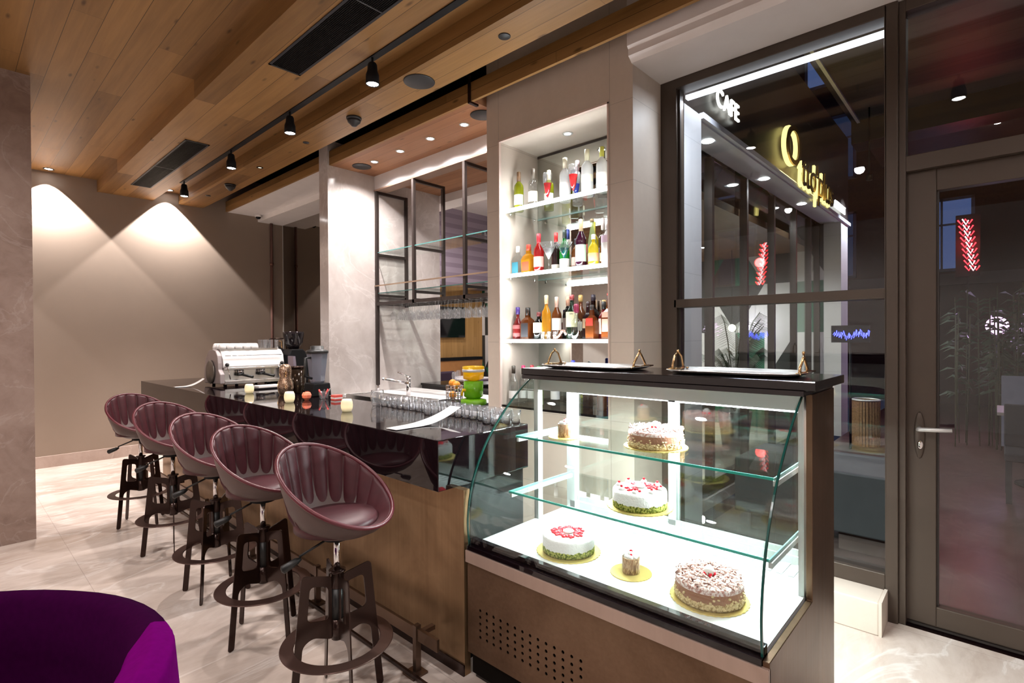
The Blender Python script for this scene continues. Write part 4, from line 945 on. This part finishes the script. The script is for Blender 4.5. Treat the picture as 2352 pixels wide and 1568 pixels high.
def gshelf(x0, z, lb):
    MB().box(x0, .055, z-.008, .70, L-.05, z).build('glass_shelf', M['shelfg'], dc)
    MB().box(x0-.004, .055, z-.0085, x0, L-.05, z+.0005).build('shelf_edge', M['edge'], dc)
    MB().box(x0-.004, .051, z-.0085, .70, .055, z+.0005).box(x0-.004, L-.05, z-.0085, .70, L-.046, z+.0005).build('shelf_edge', plain('shelf side edge', (.20, .50, .46), .15), dc)
    for yy in (.045, L-.062): MB().box(x0+.0, yy, z-.028, .70, yy+.012, z-.010).build('shelf_bracket', M['alu'], dc)
gshelf(.275, 1.036, ''); gshelf(.225, .785, '')
tpx = root('case_top', 'dark polished stone top of the cake display case', 'worktop', (CX+.375, CY-.045, 1.315))
MB().box(0, 0, 0, .435, 1.29, .032).build('slab', M['blacktop'], tpx, bev=.003)

# cakes
def board(t, r, z=0, m=None):
    pr = []
    n = 72
    g_ = MB(); vs = []
    for k in range(n):
        a = 2*PI*k/n; rr = r*(1+.012*math.cos(36*a)); vs.append((rr*math.cos(a), rr*math.sin(a)))
    g_.prism(vs, 2, z, z+.004); return g_.build('cake_board', M['goldboard'], t)
def cake_mat(name, body, low, crumbs, top, split, csc=130):
    t = NT(name); v, x, y, z = t.xyz(); n_ = t.noise(v, csc, 2, .6); n2 = t.noise(v, 45, 3, .6)
    edge = t.math('ADD', z, t.math('MULTIPLY', t.math('SUBTRACT', n2, .5), .03))
    cr = t.ramp(n_, [(.42, low), (.56, crumbs)])
    c = t.mix(t.math('LESS_THAN', edge, split), body, cr)
    tp_ = t.ramp(n_, [(.40, top[0]), (.58, top[1])]); c = t.mix(t.math('GREATER_THAN', z, top[2]), c, tp_)
    t.bsdf(c, .75, spec=.2, bump=n_, bstr=.5, bdist=.004); return t.m
mw = cake_mat('cream cake with pistachio skirt', (.88, .87, .86), (.07, .11, .008), (.45, .46, .12), ((.90, .88, .88), (.90, .88, .88), 9), .030)
mc = cake_mat('chocolate cake with nuts', (.33, .16, .10), (.42, .27, .12), (.80, .62, .35), ((.45, .22, .18), (.85, .72, .68), .058), .030, 110)
redf = plain('red fruit glaze', (.75, .02, .04), .2); creamm = plain('whipped cream', (.90, .88, .86), .5); chocm = plain('chocolate curl', (.16, .06, .04), .5)
def big_cake(x, y, z, R, h, kind, lb, bR, seed=1):
    rnd = random.Random(seed); t = root('cake', lb, 'cake', (x, y, z+.0005))
    board(t, bR); m_ = mw if kind != 'choc' else mc
    MB().lathe([(R*.99, .004), (R, .01), (R, h-.012), (R*.97, h-.003), (R*.9, h), (R*.5, h+.002), (0, h+.002)], 56).build('sponge', m_, t)
    if kind in ('white', 'white2'):
        g_ = MB(); N = 11 if kind == 'white' else 9
        for k in range(120 if kind == 'white' else 90):
            a = rnd.uniform(0, 2*PI); 
            if kind == 'white2' and math.sin(a*2.5) < -.1: continue
            rr = R*rnd.gauss(.45, .08 if kind == 'white' else .12); g_.sphere((rr*math.cos(a), rr*math.sin(a), h+.004), rnd.uniform(.006, .011), 6, 4, (1, 1, .6))
        g_.build('fruit_topping', redf, t)
        g_ = MB(); g_.sphere((0, 0, h+.008), R*.22, 16, 8, (1, 1, .35))
        if kind == 'white2':
            for k in range(8): a = 2*PI*k/8+.3; g_.sphere((R*.78*math.cos(a), R*.78*math.sin(a), h+.003), .014, 10, 6, (1, 1, .8))
        g_.build('cream_rosette', creamm, t)
        if kind == 'white2':
            g_ = MB()
            for k in range(8): a = 2*PI*k/8+.3; g_.sphere((R*.78*math.cos(a), R*.78*math.sin(a), h+.016), .006, 8, 5)
            g_.build('berry', redf, t)
    else:
        g_ = MB(); g2 = MB()
        for k in range(420):
            a = rnd.uniform(0, 2*PI); rr = R*math.sqrt(rnd.uniform(0.02, .98)); s_ = rnd.uniform(.004, .009); q_ = Vector((rnd.uniform(-1, 1), rnd.uniform(-1, 1), rnd.uniform(-.4, .6))).normalized().to_track_quat('X', 'Z')
            (g_ if k % 5 < 1 else g2).sphere((rr*math.cos(a), rr*math.sin(a), h+.004+rnd.uniform(0, .008)), s_, 5, 3, (1.3, .5, .3), q_)
        g_.build('chocolate_curls', chocm, t); g2.build('pink_curls', plain('pale pink curl', (.80, .55, .50), .5), t)
        g_ = MB()
        for k in range(5): a = 2*PI*k/5; g_.sphere((.016*math.cos(a), .016*math.sin(a), h+.010), .007, 10, 6)
        g_.build('cherry', redf, t); MB().sphere((0, .0, h+.018), .018, 12, 8).build('cream_rosette', creamm, t)
        g_ = MB()
        for k in range(260):
            a = rnd.uniform(0, 2*PI); zz = .006+abs(rnd.gauss(0, .016)); g_.sphere((R*1.005*math.cos(a), R*1.005*math.sin(a), zz+.004), rnd.uniform(.003, .006), 5, 3, (1, 1, .8))
        g_.build('nut_crumbs', plain('chopped nuts', (.72, .55, .30), .6), t)
    return t
def mini_cake(x, y, z, lb, bR=.075):
    t = root('mini_cake', lb, 'small cake', (x, y, z+.0005)); board(t, bR)
    tm = NT('marbled chocolate wrap'); v, X_, Y_, Z_ = tm.xyz(); w = tm.noise(tm.vmul(v, (1, 1, .3)), 60, 3, .6, 1.0); c = tm.ramp(w, [(.42, (.20, .10, .05)), (.5, (.62, .42, .25)), (.6, (.32, .17, .09))]); tm.bsdf(c, .35)
    MB().lathe([(.032, .004), (.033, .006), (.033, .062), (.031, .064), (.030, .058), (0, .058)], 32).build('chocolate_wrap', tm.m, t)
    g_ = MB()
    for k in range(7): a = 2*PI*k/7; g_.sphere((.019*math.cos(a), .019*math.sin(a), .064), .011, 10, 6)
    g_.sphere((0, 0, .070), .013, 10, 6); g_.build('cream_rosette', creamm, t)
    MB().sphere((.008, .004, .079), .007, 8, 6).sphere((-.012, -.008, .074), .005, 8, 6).build('berry', redf, t)
mini_cake(1.945, 1.465, 1.036, 'small chocolate wrapped cake on the upper left glass shelf of the case')
big_cake(2.03, 1.055, 1.036, .112, .072, 'choc', 'round chocolate nut cake on the upper glass shelf', .130, 3)
big_cake(1.985, 1.105, .785, .112, .078, 'white2', 'white cream cake with green pistachio skirt on the middle glass shelf', .135, 5)
big_cake(1.80, 1.34, .590, .110, .076, 'white', 'white cream cake with a ring of red fruit on the lower deck, at the left', .135, 8)
mini_cake(1.79, 1.035, .590, 'small chocolate wrapped cake in the middle of the lower deck', .078)
big_cake(1.80, .735, .590, .112, .076, 'choc', 'round chocolate nut cake on the right of the lower deck, nearest the camera', .130, 11)

# trays with branch handles
def tray(x, y, rz, lb):
    t = root('serving_tray', lb, 'tray', (x, y, 1.348), rz)
    def ring(r0, r1, z0, z1): pass
    hx, hy = .125, .235
    def loop(e): 
        out = []
        for k in range(48):
            a = 2*PI*k/48; c_, s_ = math.cos(a), math.sin(a); out.append(((hx+e)*math.copysign(abs(c_)**.45, c_), (hy+e)*math.copysign(abs(s_)**.45, s_)))
        return out
    ls = [(loop(-.02), .003), (loop(0.0), .006), (loop(.022), .016), (loop(.024), .014), (loop(.0), .003), (loop(-.02), .0)]
    g_ = MB(); g_.grid(lambda i, j: (*ls[i][0][j], ls[i][1]), 6, 48, cv=True); b_ = len(g_.v); lo = ls[0][0]; g_.add([(p[0], p[1], .003) for p in lo], [list(range(48))], True); lo = ls[5][0]; g_.add([(p[0], p[1], 0) for p in lo], [list(range(48))], True)
    g_.build('tray_body', M['silver'], t)
    for s_ in (-1, 1):
        y0 = s_*(hy+.008)
        g_ = MB(); a1 = (-.055, y0, .014); a2 = (.055, y0, .014)
        g_.tube([a1, (-.048, y0, .035), (-.022, y0+.004*s_, .068), (.002, y0, .084)], [.006, .005, .005, .004], 8)
        g_.tube([a2, (.045, y0, .035), (.024, y0-.004*s_, .066), (-.004, y0, .088)], [.006, .005, .005, .004], 8)
        g_.tube([(-.09, y0+.01*s_, .012), (-.05, y0, .016), (.0, y0-.004, .014), (.05, y0, .016), (.10, y0+.015*s_, .017)], [.003, .006, .004, .006, .003], 8)
        for k in range(9): g_.sphere((-.075+.019*k, y0+.008*math.sin(k*2.1), .014), .007, 6, 4, (1.3, 1, .5))
        g_.sphere((0, y0, .088), .006, 8, 6); g_.build('branch_handle', M['gold'], t)
tray(2.145, 1.435, 0, 'silver tray with gold branch handles on the left of the case top')
tray(2.145, .765, 0, 'silver tray with gold branch handles on the right of the case top')

# ------------------------------------------------------------------ outside: pavement, neighbouring wing with sign, canopy, street
M['paving'] = marble('dark reddish paving', (.05, .022, .020), (.09, .045, .04), (.12, .08, .07), 1.5, .35, tile=((.6, .1), (.3, .1)))
M['extwall'] = plain('dark street facade', (.045, .028, .026), .8)
M['fascia'] = plain('dark sign fascia', (.020, .015, .013), .35)
M['softwhite'] = plain('white soffit', (.80, .82, .90), .4, var=.02)
sbox('pavement', M['paving'], (3.46, -14, -.12, 26, 1.72, -.02))
sbox('wall_pier_outside', M['stonew'], (3.62, 1.72, -.02, 4.085, 1.98, 3.24))
sbox('wall_end_column', M['stonew'], (9.15, 1.72, -.02, 9.62, 1.95, 3.24))
sbox('wall_fascia', M['fascia'], (3.62, 1.735, 3.24, 9.75, 1.98, 4.6))
mb = MB(); mb.box(4.085, 1.70, 3.215, 9.75, 1.735, 3.262); mb.box(4.085, 1.735, 3.20, 9.75, 1.80, 3.24); mb.box(4.085, 1.80, 3.21, 9.75, 2.0, 3.24)
struct(mb.build('trim_6', M['softwhite']))
sbox('ceiling_canopy', planks('dark canopy boards', .45, (.035, .03, .028), (.07, .06, .055), off=0), (3.5, -6, 4.9, 13, 1.72, 5.0))
sbox('ceiling_canopy_beam', M['fascia'], (9.9, -2, 4.55, 10.4, 1.72, 4.9), (3.5, -6, 4.70, 3.6, 1.72, 4.9))
mb = MB(); mb.box(4.6, 1.60, 4.86, 9.9, 1.64, 4.895); struct(mb.build('trim_7', plain('pale canopy strip', (.5, .5, .52), .4)))
ll = root('facade_light_strip', 'thin bluish white light strip outside along the top of the shop window', 'light strip', (3.49, 1.0, 3.135))
MB().box(-.02, -.57, -.012, .02, .57, .012).build('strip', emit('cool strip', (.85, .88, 1), 2.0), ll)
area('lamp', (.02, 0, -.02), 14, 1.1, .05, (0, 0, math.radians(90)), (.85, .88, 1), ll)
for x, e in ((3.86, 26), (9.38, 60)):
    t = root('facade_spotlight', 'small facade spotlight under the canopy, washing the %s pale pier' % ('near' if x < 5 else 'far'), 'spotlight', (x, 1.40, 3.9))
    MB().cyl(0, 0, -.02, .98, .012, 8).cyl(0, 0, -.10, -.02, .04, 16).build('body', M['black'], t)
    spot('lamp', (0, 0, -.12), e*2.2, 90, .6, (.84, .87, 1), .03, t, None).rotation_euler = (math.radians(14), 0, 0)
for k, x in enumerate((4.58, 6.1, 7.6)):
    t = root('soffit_downlight', ['white downlight in the soffit under the word CAFE', 'white downlight in the soffit under the gold lettering', 'white downlight in the far end of the sign soffit'][k], 'downlight', (x, 1.87, 3.205), 0, None)
    MB().lathe([(0, -.001), (.05, -.001), (.055, .004)], 20).build('lens', emit('soffit lens', (1, 1, 1), 12), t)
    spot('lamp', (0, 0, -.02), 16, 140, .5, (.9, .92, 1), .03, t)
# sign
lw = emit('white sign letters', (1, .97, .92), 2.2); ly = emit('warm yellow halo', (1, .80, .25), 1.3); dk = plain('dark gold letter face', (.10, .06, .02), .3, metal=.6)
def sign(name, s, size, loc, label, face, sx=1, halo=None, **kw):
    t = root(name, label, 'sign', loc)
    o = text('lettering', s, size, face, t, .008, **kw); o.rotation_euler = (PI/2, 0, 0); o.scale = (sx, 1, 1)
    if halo:
        o.location = (0, -.03, 0); h = text('lit_returns', s, size, halo, t, .012, bold=.007, **{k: v for k, v in kw.items() if k != 'bold'}); h.rotation_euler = (PI/2, 0, 0); h.scale = (sx, 1, 1); h.location = (-.02, .01, 0)
    if halo: area('lamp', (0, -.06, -.32 if len(s) == 1 else -.15), 5, .6, .1, (math.radians(180), 0, 0), (1, .8, .3), t)
    return t
sign('cafe_sign', 'CAFE', .21, (4.60, 1.70, 3.47), 'white lit CAFE lettering on the dark fascia outside the window', lw, 1.05)
sign('gold_sign', 'O', .62, (6.37, 1.68, 3.57), 'large glowing gold letter O starting the script sign outside', dk, 1.15, ly, shear=.15)
sign('gold_sign', "tto'plus", .52, (7.50, 1.68, 3.40), 'glowing gold script lettering following the big O on the outside fascia', dk, 1.0, ly, shear=.15)
sign('restaurant_sign', '& RESTAURANT', .16, (8.98, 1.70, 3.37), 'small white lit lettering at the far end of the outside fascia', lw, .62)

# wing glazing
g_ = MB()
for x in (4.085, 5.0, 5.95, 6.9, 7.85, 8.6, 9.10): g_.box(x, 2.0, 0, x+.05, 2.08, 3.21)
g_.box(4.085, 2.0, 0, 9.15, 2.08, .12)
wg_ = g_.build('window_3', M['framed']); struct(wg_)
MB().box(4.085, 2.035, .12, 9.15, 2.043, 3.21).build('pane', M['pane'], wg_)
# restaurant room beyond
sbox('floor_restaurant', M['floor'], (3.90, 1.98, -.12, 9.2, 9.5, -.02), (3.62, 3.0, -.12, 3.9, 9.5, -.02))
tm = NT('green and white triangle wall'); v, x, y, z = tm.xyz()
u = tm.math('DIVIDE', y, .47); w = tm.math('DIVIDE', tm.math('ADD', z, .05), .80); iu = tm.math('FLOOR', u); iw = tm.math('FLOOR', w); fu = tm.math('FRACT', u); fw = tm.math('FRACT', w)
par = tm.math('MODULO', tm.math('ABSOLUTE', tm.math('ADD', iu, iw)), 2.0)
d1 = tm.math('GREATER_THAN', fu, fw); d2 = tm.math('GREATER_THAN', tm.math('ADD', fu, fw), 1.0)
dd = tm.math('ADD', tm.math('MULTIPLY', d1, par), tm.math('MULTIPLY', d2, tm.math('SUBTRACT', 1.0, par)))
wn = tm.n('ShaderNodeTexWhiteNoise', noise_dimensions='3D'); tm.set(wn.inputs['Vector'], tm.comb(iu, iw, dd))
cr_2 = tm.ramp(wn.outputs[0], [(0, (.62, .62, .62)), (.34, (.02, .14, .08)), (.62, (.03, .035, .035)), (.80, (.07, .05, .045)), (.9, (.55, .55, .56))]); tm.t.nodes[-1]
for nd in tm.t.nodes:
    if nd.type == 'VALTORGB': nd.color_ramp.interpolation = 'CONSTANT'
tm.bsdf(cr_2, .5)
sbox('wall_triangles', tm.m, (9.2, 1.95, -.02, 9.35, 9.6, 4.4))
sbox('wall_slats', M['slats'], (3.9, 9.5, -.02, 9.2, 9.6, 2.66))
st_ = NT('mauve ribbed bulkhead'); v, x, y, z = st_.xyz(); q_ = st_.math('FRACT', st_.math('DIVIDE', z, .22)); c_ = st_.mix(st_.math('LESS_THAN', q_, .45), (.30, .24, .30), (.22, .17, .22)); st_.bsdf(c_, .6)
sbox('wall_ribbed', st_.m, (4.32, 9.0, 2.66, 9.2, 9.5, 4.4))
sbox('ceiling_opening', M['ceil2'], (3.48, 2.9, 3.3, 4.31, 9.5, 3.4))
sbox('ceiling_opening_edge', M['white'], (4.31, 2.9, 3.2, 4.58, 9.5, 3.5))
sbox('ceiling_restaurant', M['wallw'], (4.31, 1.98, 4.4, 9.2, 9.6, 4.5))
sbox('ceiling_planks', M['ceil3'], (4.58, 2.1, 2.82, 9.2, 4.4, 2.9))
sbox('wall_restaurant_upper', M['wallw'], (3.5, 1.98, 3.4, 9.2, 2.05, 4.5), (3.5, 1.98, 3.4, 3.6, 9.6, 4.5), (4.58, 4.4, 2.82, 9.2, 4.45, 4.4))
sbox('wall_restaurant_side', M['wallw'], (3.75, 5.42, -.02, 3.9, 9.6, 3.4))
for x, y, z, e in ((6, 7.5, 4.3, 240), (6.5, 5.2, 4.3, 180), (5.2, 3.2, 2.78, 60), (7.6, 3.2, 2.78, 150)):
    downlight(x, y, z+.02 if z < 3 else 4.4, 'restaurant_downlight', 'ceiling downlight of the dining room beyond the bar', M['lens'], 'dining room downlights', r=.05, light=lambda t, e=e: spot('lamp', (0, 0, -.02), e, 165, .5, NEUT, .05, t))
tv = root('television', 'black flat television on the slatted wood wall of the dining room', 'television', (8.10, 9.44, 1.86))
MB().box(-.62, -.02, -.36, .45, .02, .36).build('screen', plain('tv screen', (.004, .004, .005), .08), tv); MB().box(-.3, .02, -.1, .1, .059, .1).build('wall_mount', M['black'], tv)
co = root('side_console', 'dark low console in the dining room behind the serving opening', 'console', (4.00, 3.35, -.02))
MB().box(0, 0, 0, .45, 1.85, .94).build('body', plain('dark console', (.035, .030, .030), .35), co, bev=.004); MB().box(-.01, -.01, .94, .46, 1.86, .965).build('top', M['blacktop'], co)
rt = root('round_tray', 'round black tray lying on the dark console', 'tray', (4.2, 4.35, .946))
MB().lathe([(0, 0), (.20, 0), (.22, .03), (.215, .032), (.195, .008), (0, .008)], 32).build('tray', M['rubber'], rt)
def table(x, y, lb):
    t = root('dining_table', lb, 'table', (x, y, -.02)); MB().box(-.4, -.4, .71, .4, .4, .75).build('tabletop', plain('white table linen', (.6, .58, .6), .6), t); MB().cyl(0, 0, 0, .71, .04, 12).lathe([(.25, 0), (.25, .02), (0, .03)], 20).build('pedestal', M['black'], t)
table(5.6, 6.3, 'dining table with wine glasses seen through the serving opening, nearer'); table(6.8, 7.5, 'dining table with a wine glass seen through the serving opening, farther')
def chair(x, y, rz, lb):
    t = root('dining_chair', lb, 'chair', (x, y, -.02), rz); pm = plain('deep purple upholstery', (.02, .006, .022), .8)
    MB().box(-.24, -.24, .40, .24, .24, .50).build('seat', pm, t, bev=.03); MB().box(-.24, .18, .48, .24, .26, .92).build('backrest', pm, t, bev=.03)
    for a in (-.2, .2):
        for b in (-.2, .2): MB().cyl(a, b, 0, .41, .015, 8).build('leg', M['black'], t)
chair(5.25, 5.65, math.radians(180), 'dark purple dining chair in front of the nearer dining table'); chair(6.0, 6.95, 0, 'dark purple dining chair behind the nearer dining table'); chair(6.9, 6.75, math.radians(180), 'dark purple dining chair beside the farther dining table')
wgp = root('dining_wine_glass', 'empty wine glass standing on a dining table beyond the serving opening', 'wine glass', (0, 0, 0), 0, 'wine glasses on the dining tables')
MB().lathe([(.035, 0), (.035, .003), (.004, .008), (.004, .10), (.03, .13), (.042, .17), (.036, .23), (.034, .23), (.04, .17), (.028, .132), (0, .11)], 14).build('bowl', M['tumbler'], wgp)
for i, (x, y) in enumerate(((5.35, 6.15), (5.52, 6.3), (5.8, 6.1), (5.75, 6.5), (6.7, 7.3))): o = wgp if i == 0 else copy_tree(wgp); o.location = (x, y, .7305)
bn = root('banquette', 'long dark banquette with an orange wood back panel under the television', 'bench', (6.6, 9.0, -.02))
MB().box(-1.5, 0, 0, 2.4, .48, .45).build('seat', plain('dark bench fabric', (.02, .015, .02), .8), bn, bev=.02); MB().box(-1.5, .30, .45, 2.4, .48, .98).build('back_panel', plain('orange wood veneer', (.40, .18, .06), .5), bn); MB().box(-1.5, .28, .98, 2.4, .49, 1.05).build('top_rail', M['black'], bn)
# palm and pendants in the wing
pa = root('potted_palm', 'dark potted palm inside the neighbouring wing, in front of the green triangle wall', 'plant', (7.3, 2.62, -.02))
MB().lathe([(.16, 0), (.22, .5), (.20, .5), (0, .46)], 24).build('pot', M['fascia'], pa)
g_ = MB(); rn = random.Random(4); g2_ = MB()
for k in range(26):
    a = rn.uniform(0, 6.28); r_ = rn.uniform(.35, .75); top = rn.uniform(1.1, 2.1); pts = [Vector((r_*t*math.cos(a), r_*t*math.sin(a)*.6, .5+(top-.5)*(1.6*t-.75*t*t))) for t in (0, .25, .5, .75, 1)]
    g2_.tube(pts, [.012, .010, .008, .006, .003], 5)
    for j in range(24):
        t = .35+.65*j/24; i0 = min(3, int(t*4)); p_ = pts[i0].lerp(pts[i0+1], t*4-i0)
        for s_ in (-1, 1):
            d_ = Vector((-math.sin(a)*s_+.4*math.cos(a), math.cos(a)*s_+.4*math.sin(a), -.55)).normalized()*.17; w_ = Vector((math.cos(a), math.sin(a), 0))*.009
            g_.add([p_-w_, p_+w_, p_+d_*.6+w_*.7, p_+d_, p_+d_*.6-w_*.7], [(0, 1, 2, 3, 4)])
g2_.build('stems', plain('palm stem', (.05, .06, .02), .6), pa); g_.build('fronds', plain('palm leaf', (.02, .04, .015), .5), pa)
for i, (x, y, c) in enumerate(((8.25, 3.0, (1, .95, .6)), (8.95, 3.0, (.9, .75, 1)))):
    t = root('pendant_lamp', ['warm glowing globe pendant seen through the palm', 'violet tinted globe pendant right of the warm one'][i], 'pendant lamp', (x, y, 1.62)); MB().sphere((0, 0, 0), .055, 16, 10).build('globe', emit('pendant glow %d' % i, c, 9), t); MB().cyl(0, 0, .05, 1.22, .004, 6).build('cord', M['black'], t); point('lamp', (0, -.09, 0), 3, c, .05, t)
# outdoor things
pt = root('slatted_planter', 'round wood slatted bin standing outside beside the far pale column', 'planter', (8.65, 1.33, -.02))
g_ = MB()
for k in range(26): a = 2*PI*k/26; g_.box(.15*math.cos(a)-.014, .15*math.sin(a)-.014, .0, .15*math.cos(a)+.014, .15*math.sin(a)+.014, .62)
g_.build('slats', plain('warm wood slat', (.36, .21, .10), .5, vs=40, var=.3), pt); MB().cyl(0, 0, .02, .60, .14, 24).build('bin', M['black'], pt); MB().lathe([(.165, .61), (.175, .63), (.15, .64), (.165, .61)], 26).build('rim', M['alu'], pt)
sg_ = root('blue_led_sign', 'glowing blue LED text sign on a post outside, before the far pale column', 'sign', (8.2, 1.44, -.02))
MB().box(.01, -.22, 1.42, .03, .22, 1.65).cyl(.03, 0, 0, 1.42, .015, 8).build('panel', M['black'], sg_)
g_ = MB(); rn = random.Random(2)
for k in range(15):
    y0 = .195-.028*k; z0 = 1.50+rn.uniform(-.03, .03); g_.tube([(0, y0, z0), (0, y0-rn.uniform(.0, .02), z0+rn.uniform(.03, .08)), (0, y0-.022, z0+rn.uniform(.0, .05)), (0, y0-.012, z0-.02)], .004, 5)
g_.build('led_strokes', emit('blue neon', (.06, .07, 1), 5), sg_)
bh = root('outdoor_bench', 'low dark grey stone block bench outside below the shop window', 'bench', (4.25, .43, -.02))
MB().box(0, 0, .14, .75, 1.1, .56).build('seat', plain('grey stone', (.06, .06, .063), .6), bh, bev=.01); MB().box(.08, .1, 0, .62, .4, .14).box(.08, .7, 0, .62, 1.0, .14).build('support', plain('bench support', (.12, .08, .07), .7), bh)
def street_building():
    t = root('street_building', 'dark brick building across the street with tall white framed windows', 'building', (15, -5, -.02))
    bm = plain('dark brick', (.055, .022, .020), .9, vs=20, var=.2)
    MB().box(0, -9, 0, .4, 12, 11).build('wall', bm, t)
    for j in range(8):
        for i in range(3):
            y0 = -7+2.15*j; z0 = 3.7+2.4*i; lit = (j, i) in ((5, 1),)
            f = MB().box(-.06, y0-.55, z0-.8, .0, y0-.49, z0+.8).box(-.06, y0+.49, z0-.8, 0, y0+.55, z0+.8).box(-.06, y0-.55, z0+.74, 0, y0+.55, z0+.8).box(-.06, y0-.55, z0-.8, 0, y0+.55, z0-.74).box(-.06, y0-.02, z0-.8, 0, y0+.02, z0+.8).box(-.06, y0-.5, z0+.2, 0, y0+.5, z0+.24).build('window_frame', plain('pale frame', (.20, .20, .25), .5), t)
            MB().box(-.02, y0-.5, z0-.75, -.01, y0+.5, z0+.75).build('pane', emit('dim blue window', (.06, .09, .22), .55 if (j+i) % 3 == 0 else .12), f)
    MB().box(-.05, -9, 2.6, 0, 12, 2.85).build('ledge', plain('ledge', (.10, .07, .07), .8), t)
    return t
street_building()
ns = root('neon_sign', 'blurred red and white neon sign glowing across the street', 'neon sign', (12.0, .375, 3.05))
g_ = MB(); w_ = MB()
for k in range(9):
    z_ = .40-.1*k; y_ = .03-.012*k; g_.tube([(0, y_+.10, z_+.03), (0, y_+.05, z_-.05), (0, y_, z_+.04), (0, y_-.05, z_-.05), (0, y_-.09, z_+.02)], .011, 6)
    w_.tube([(-.02, y_+.04, z_+.04), (-.02, y_-.01, z_-.06), (-.02, y_-.04, z_+.01)], .009, 6)
g_.build('red_tubes', emit('red neon', (1, .02, .03), 5), ns); w_.build('white_tubes', emit('pinkish neon', (1, .5, .55), 5), ns)
MB().box(.03, -.16, -.55, .05, .16, .52).box(.03, -.012, -3.07, .05, .012, -.55).build('backboard', M['black'], ns)
point('lamp', (-.2, 0, 0), 10, (1, .05, .05), .1, ns)
bb = root('bamboo_clump', 'dark clump of bamboo outside the glass door', 'plant', (9.6, .02, -.02)); g_ = MB(); l_ = MB(); rn = random.Random(9)
for k in range(40):
    x = rn.uniform(-.35, .35); y = rn.uniform(-.75, .45); h = rn.uniform(1.5, 2.3); g_.tube([(x, y, 0), (x+rn.uniform(-.05, .05), y+rn.uniform(-.05, .05), h)], .008, 5)
    for j in range(16):
        z = rn.uniform(.7, h); a = rn.uniform(0, 6.28); l_.add([(x, y, z), (x+.09*math.cos(a), y+.09*math.sin(a), z+.02), (x+.2*math.cos(a), y+.2*math.sin(a), z-.06), (x+.09*math.cos(a+.25), y+.09*math.sin(a+.25), z-.01)], [(0, 1, 2, 3)])
g_.build('canes', plain('bamboo cane', (.05, .05, .02), .6), bb); l_.build('leaves', plain('bamboo leaf', (.03, .045, .02), .6), bb)
pl2 = root('globe_lantern', 'pinkish glowing globe lantern among the bamboo', 'lantern', (10.3, .0, 1.62)); MB().sphere((0, 0, 0), .13, 18, 12).build('globe', emit('pink lantern', (.9, .45, .9), 3), pl2); MB().cyl(0, 0, -1.64, -.12, .02, 8).build('post', M['black'], pl2); point('lamp', (-.3, 0, 0), 14, (.8, .5, 1), .1, pl2)
def otable(x, y, lb):
    t = root('terrace_table', lb, 'table', (x, y, -.02)); MB().box(-.35, -.35, .72, .35, .35, .75).build('tabletop', plain('terrace tabletop', (.35, .30, .27), .4), t); MB().cyl(0, 0, 0, .72, .03, 10).lathe([(.22, 0), (.22, .02), (0, .025)], 20).build('pedestal', M['black'], t)
otable(7.4, -.35, 'small square terrace table outside the glass door')
def ochair(x, y, rz, lb):
    t = root('terrace_chair', lb, 'chair', (x, y, -.02), rz); c = plain('dark wicker', (.03, .028, .035), .7, vs=80)
    MB().box(-.25, -.25, .38, .25, .25, .45).build('seat', c, t, bev=.01); MB().box(-.25, .2, .45, .25, .26, .85).build('backrest', c, t, bev=.01)
    for a in (-.22, .22):
        for b in (-.22, .22): MB().box(a-.02, b-.02, 0, a+.02, b+.02, .38).build('leg', c, t)
ochair(6.7, -.3, math.radians(-90), 'dark wicker terrace chair nearest the glass door'); ochair(8.15, -.5, math.radians(90), 'dark wicker terrace chair on the far side of the terrace table')
wb = root('white_menu_board', 'pale rectangular board standing outside, seen through the right edge of the door glass', 'board', (9.0, -.32, -.02)); MB().box(-.02, -.28, .12, .02, .28, 1.0).build('panel', plain('pale board', (.22, .22, .30), .5), wb); MB().box(-.15, -.25, 0, .15, -.2, .12).box(-.15, .2, 0, .15, .25, .12).build('foot', M['black'], wb)
for x, y, e in ((7.5, -1.0, 8), (11.5, .0, 14), (5.5, -3.5, 8), (6.5, 1.0, 12)):  # downlights added under the canopy to brighten the dark outside
    t = root('canopy_fill_downlight', 'small downlight added in the dark canopy outside as fill light', 'downlight', (x, y, 4.88), 0, 'added canopy fill downlights'); MB().lathe([(0, -.001), (.045, -.001), (.05, .01)], 16).build('lens', M['lens'], t); spot('lamp', (0, 0, -.02), e, 120, .6, (1, .85, .75), .04, t)
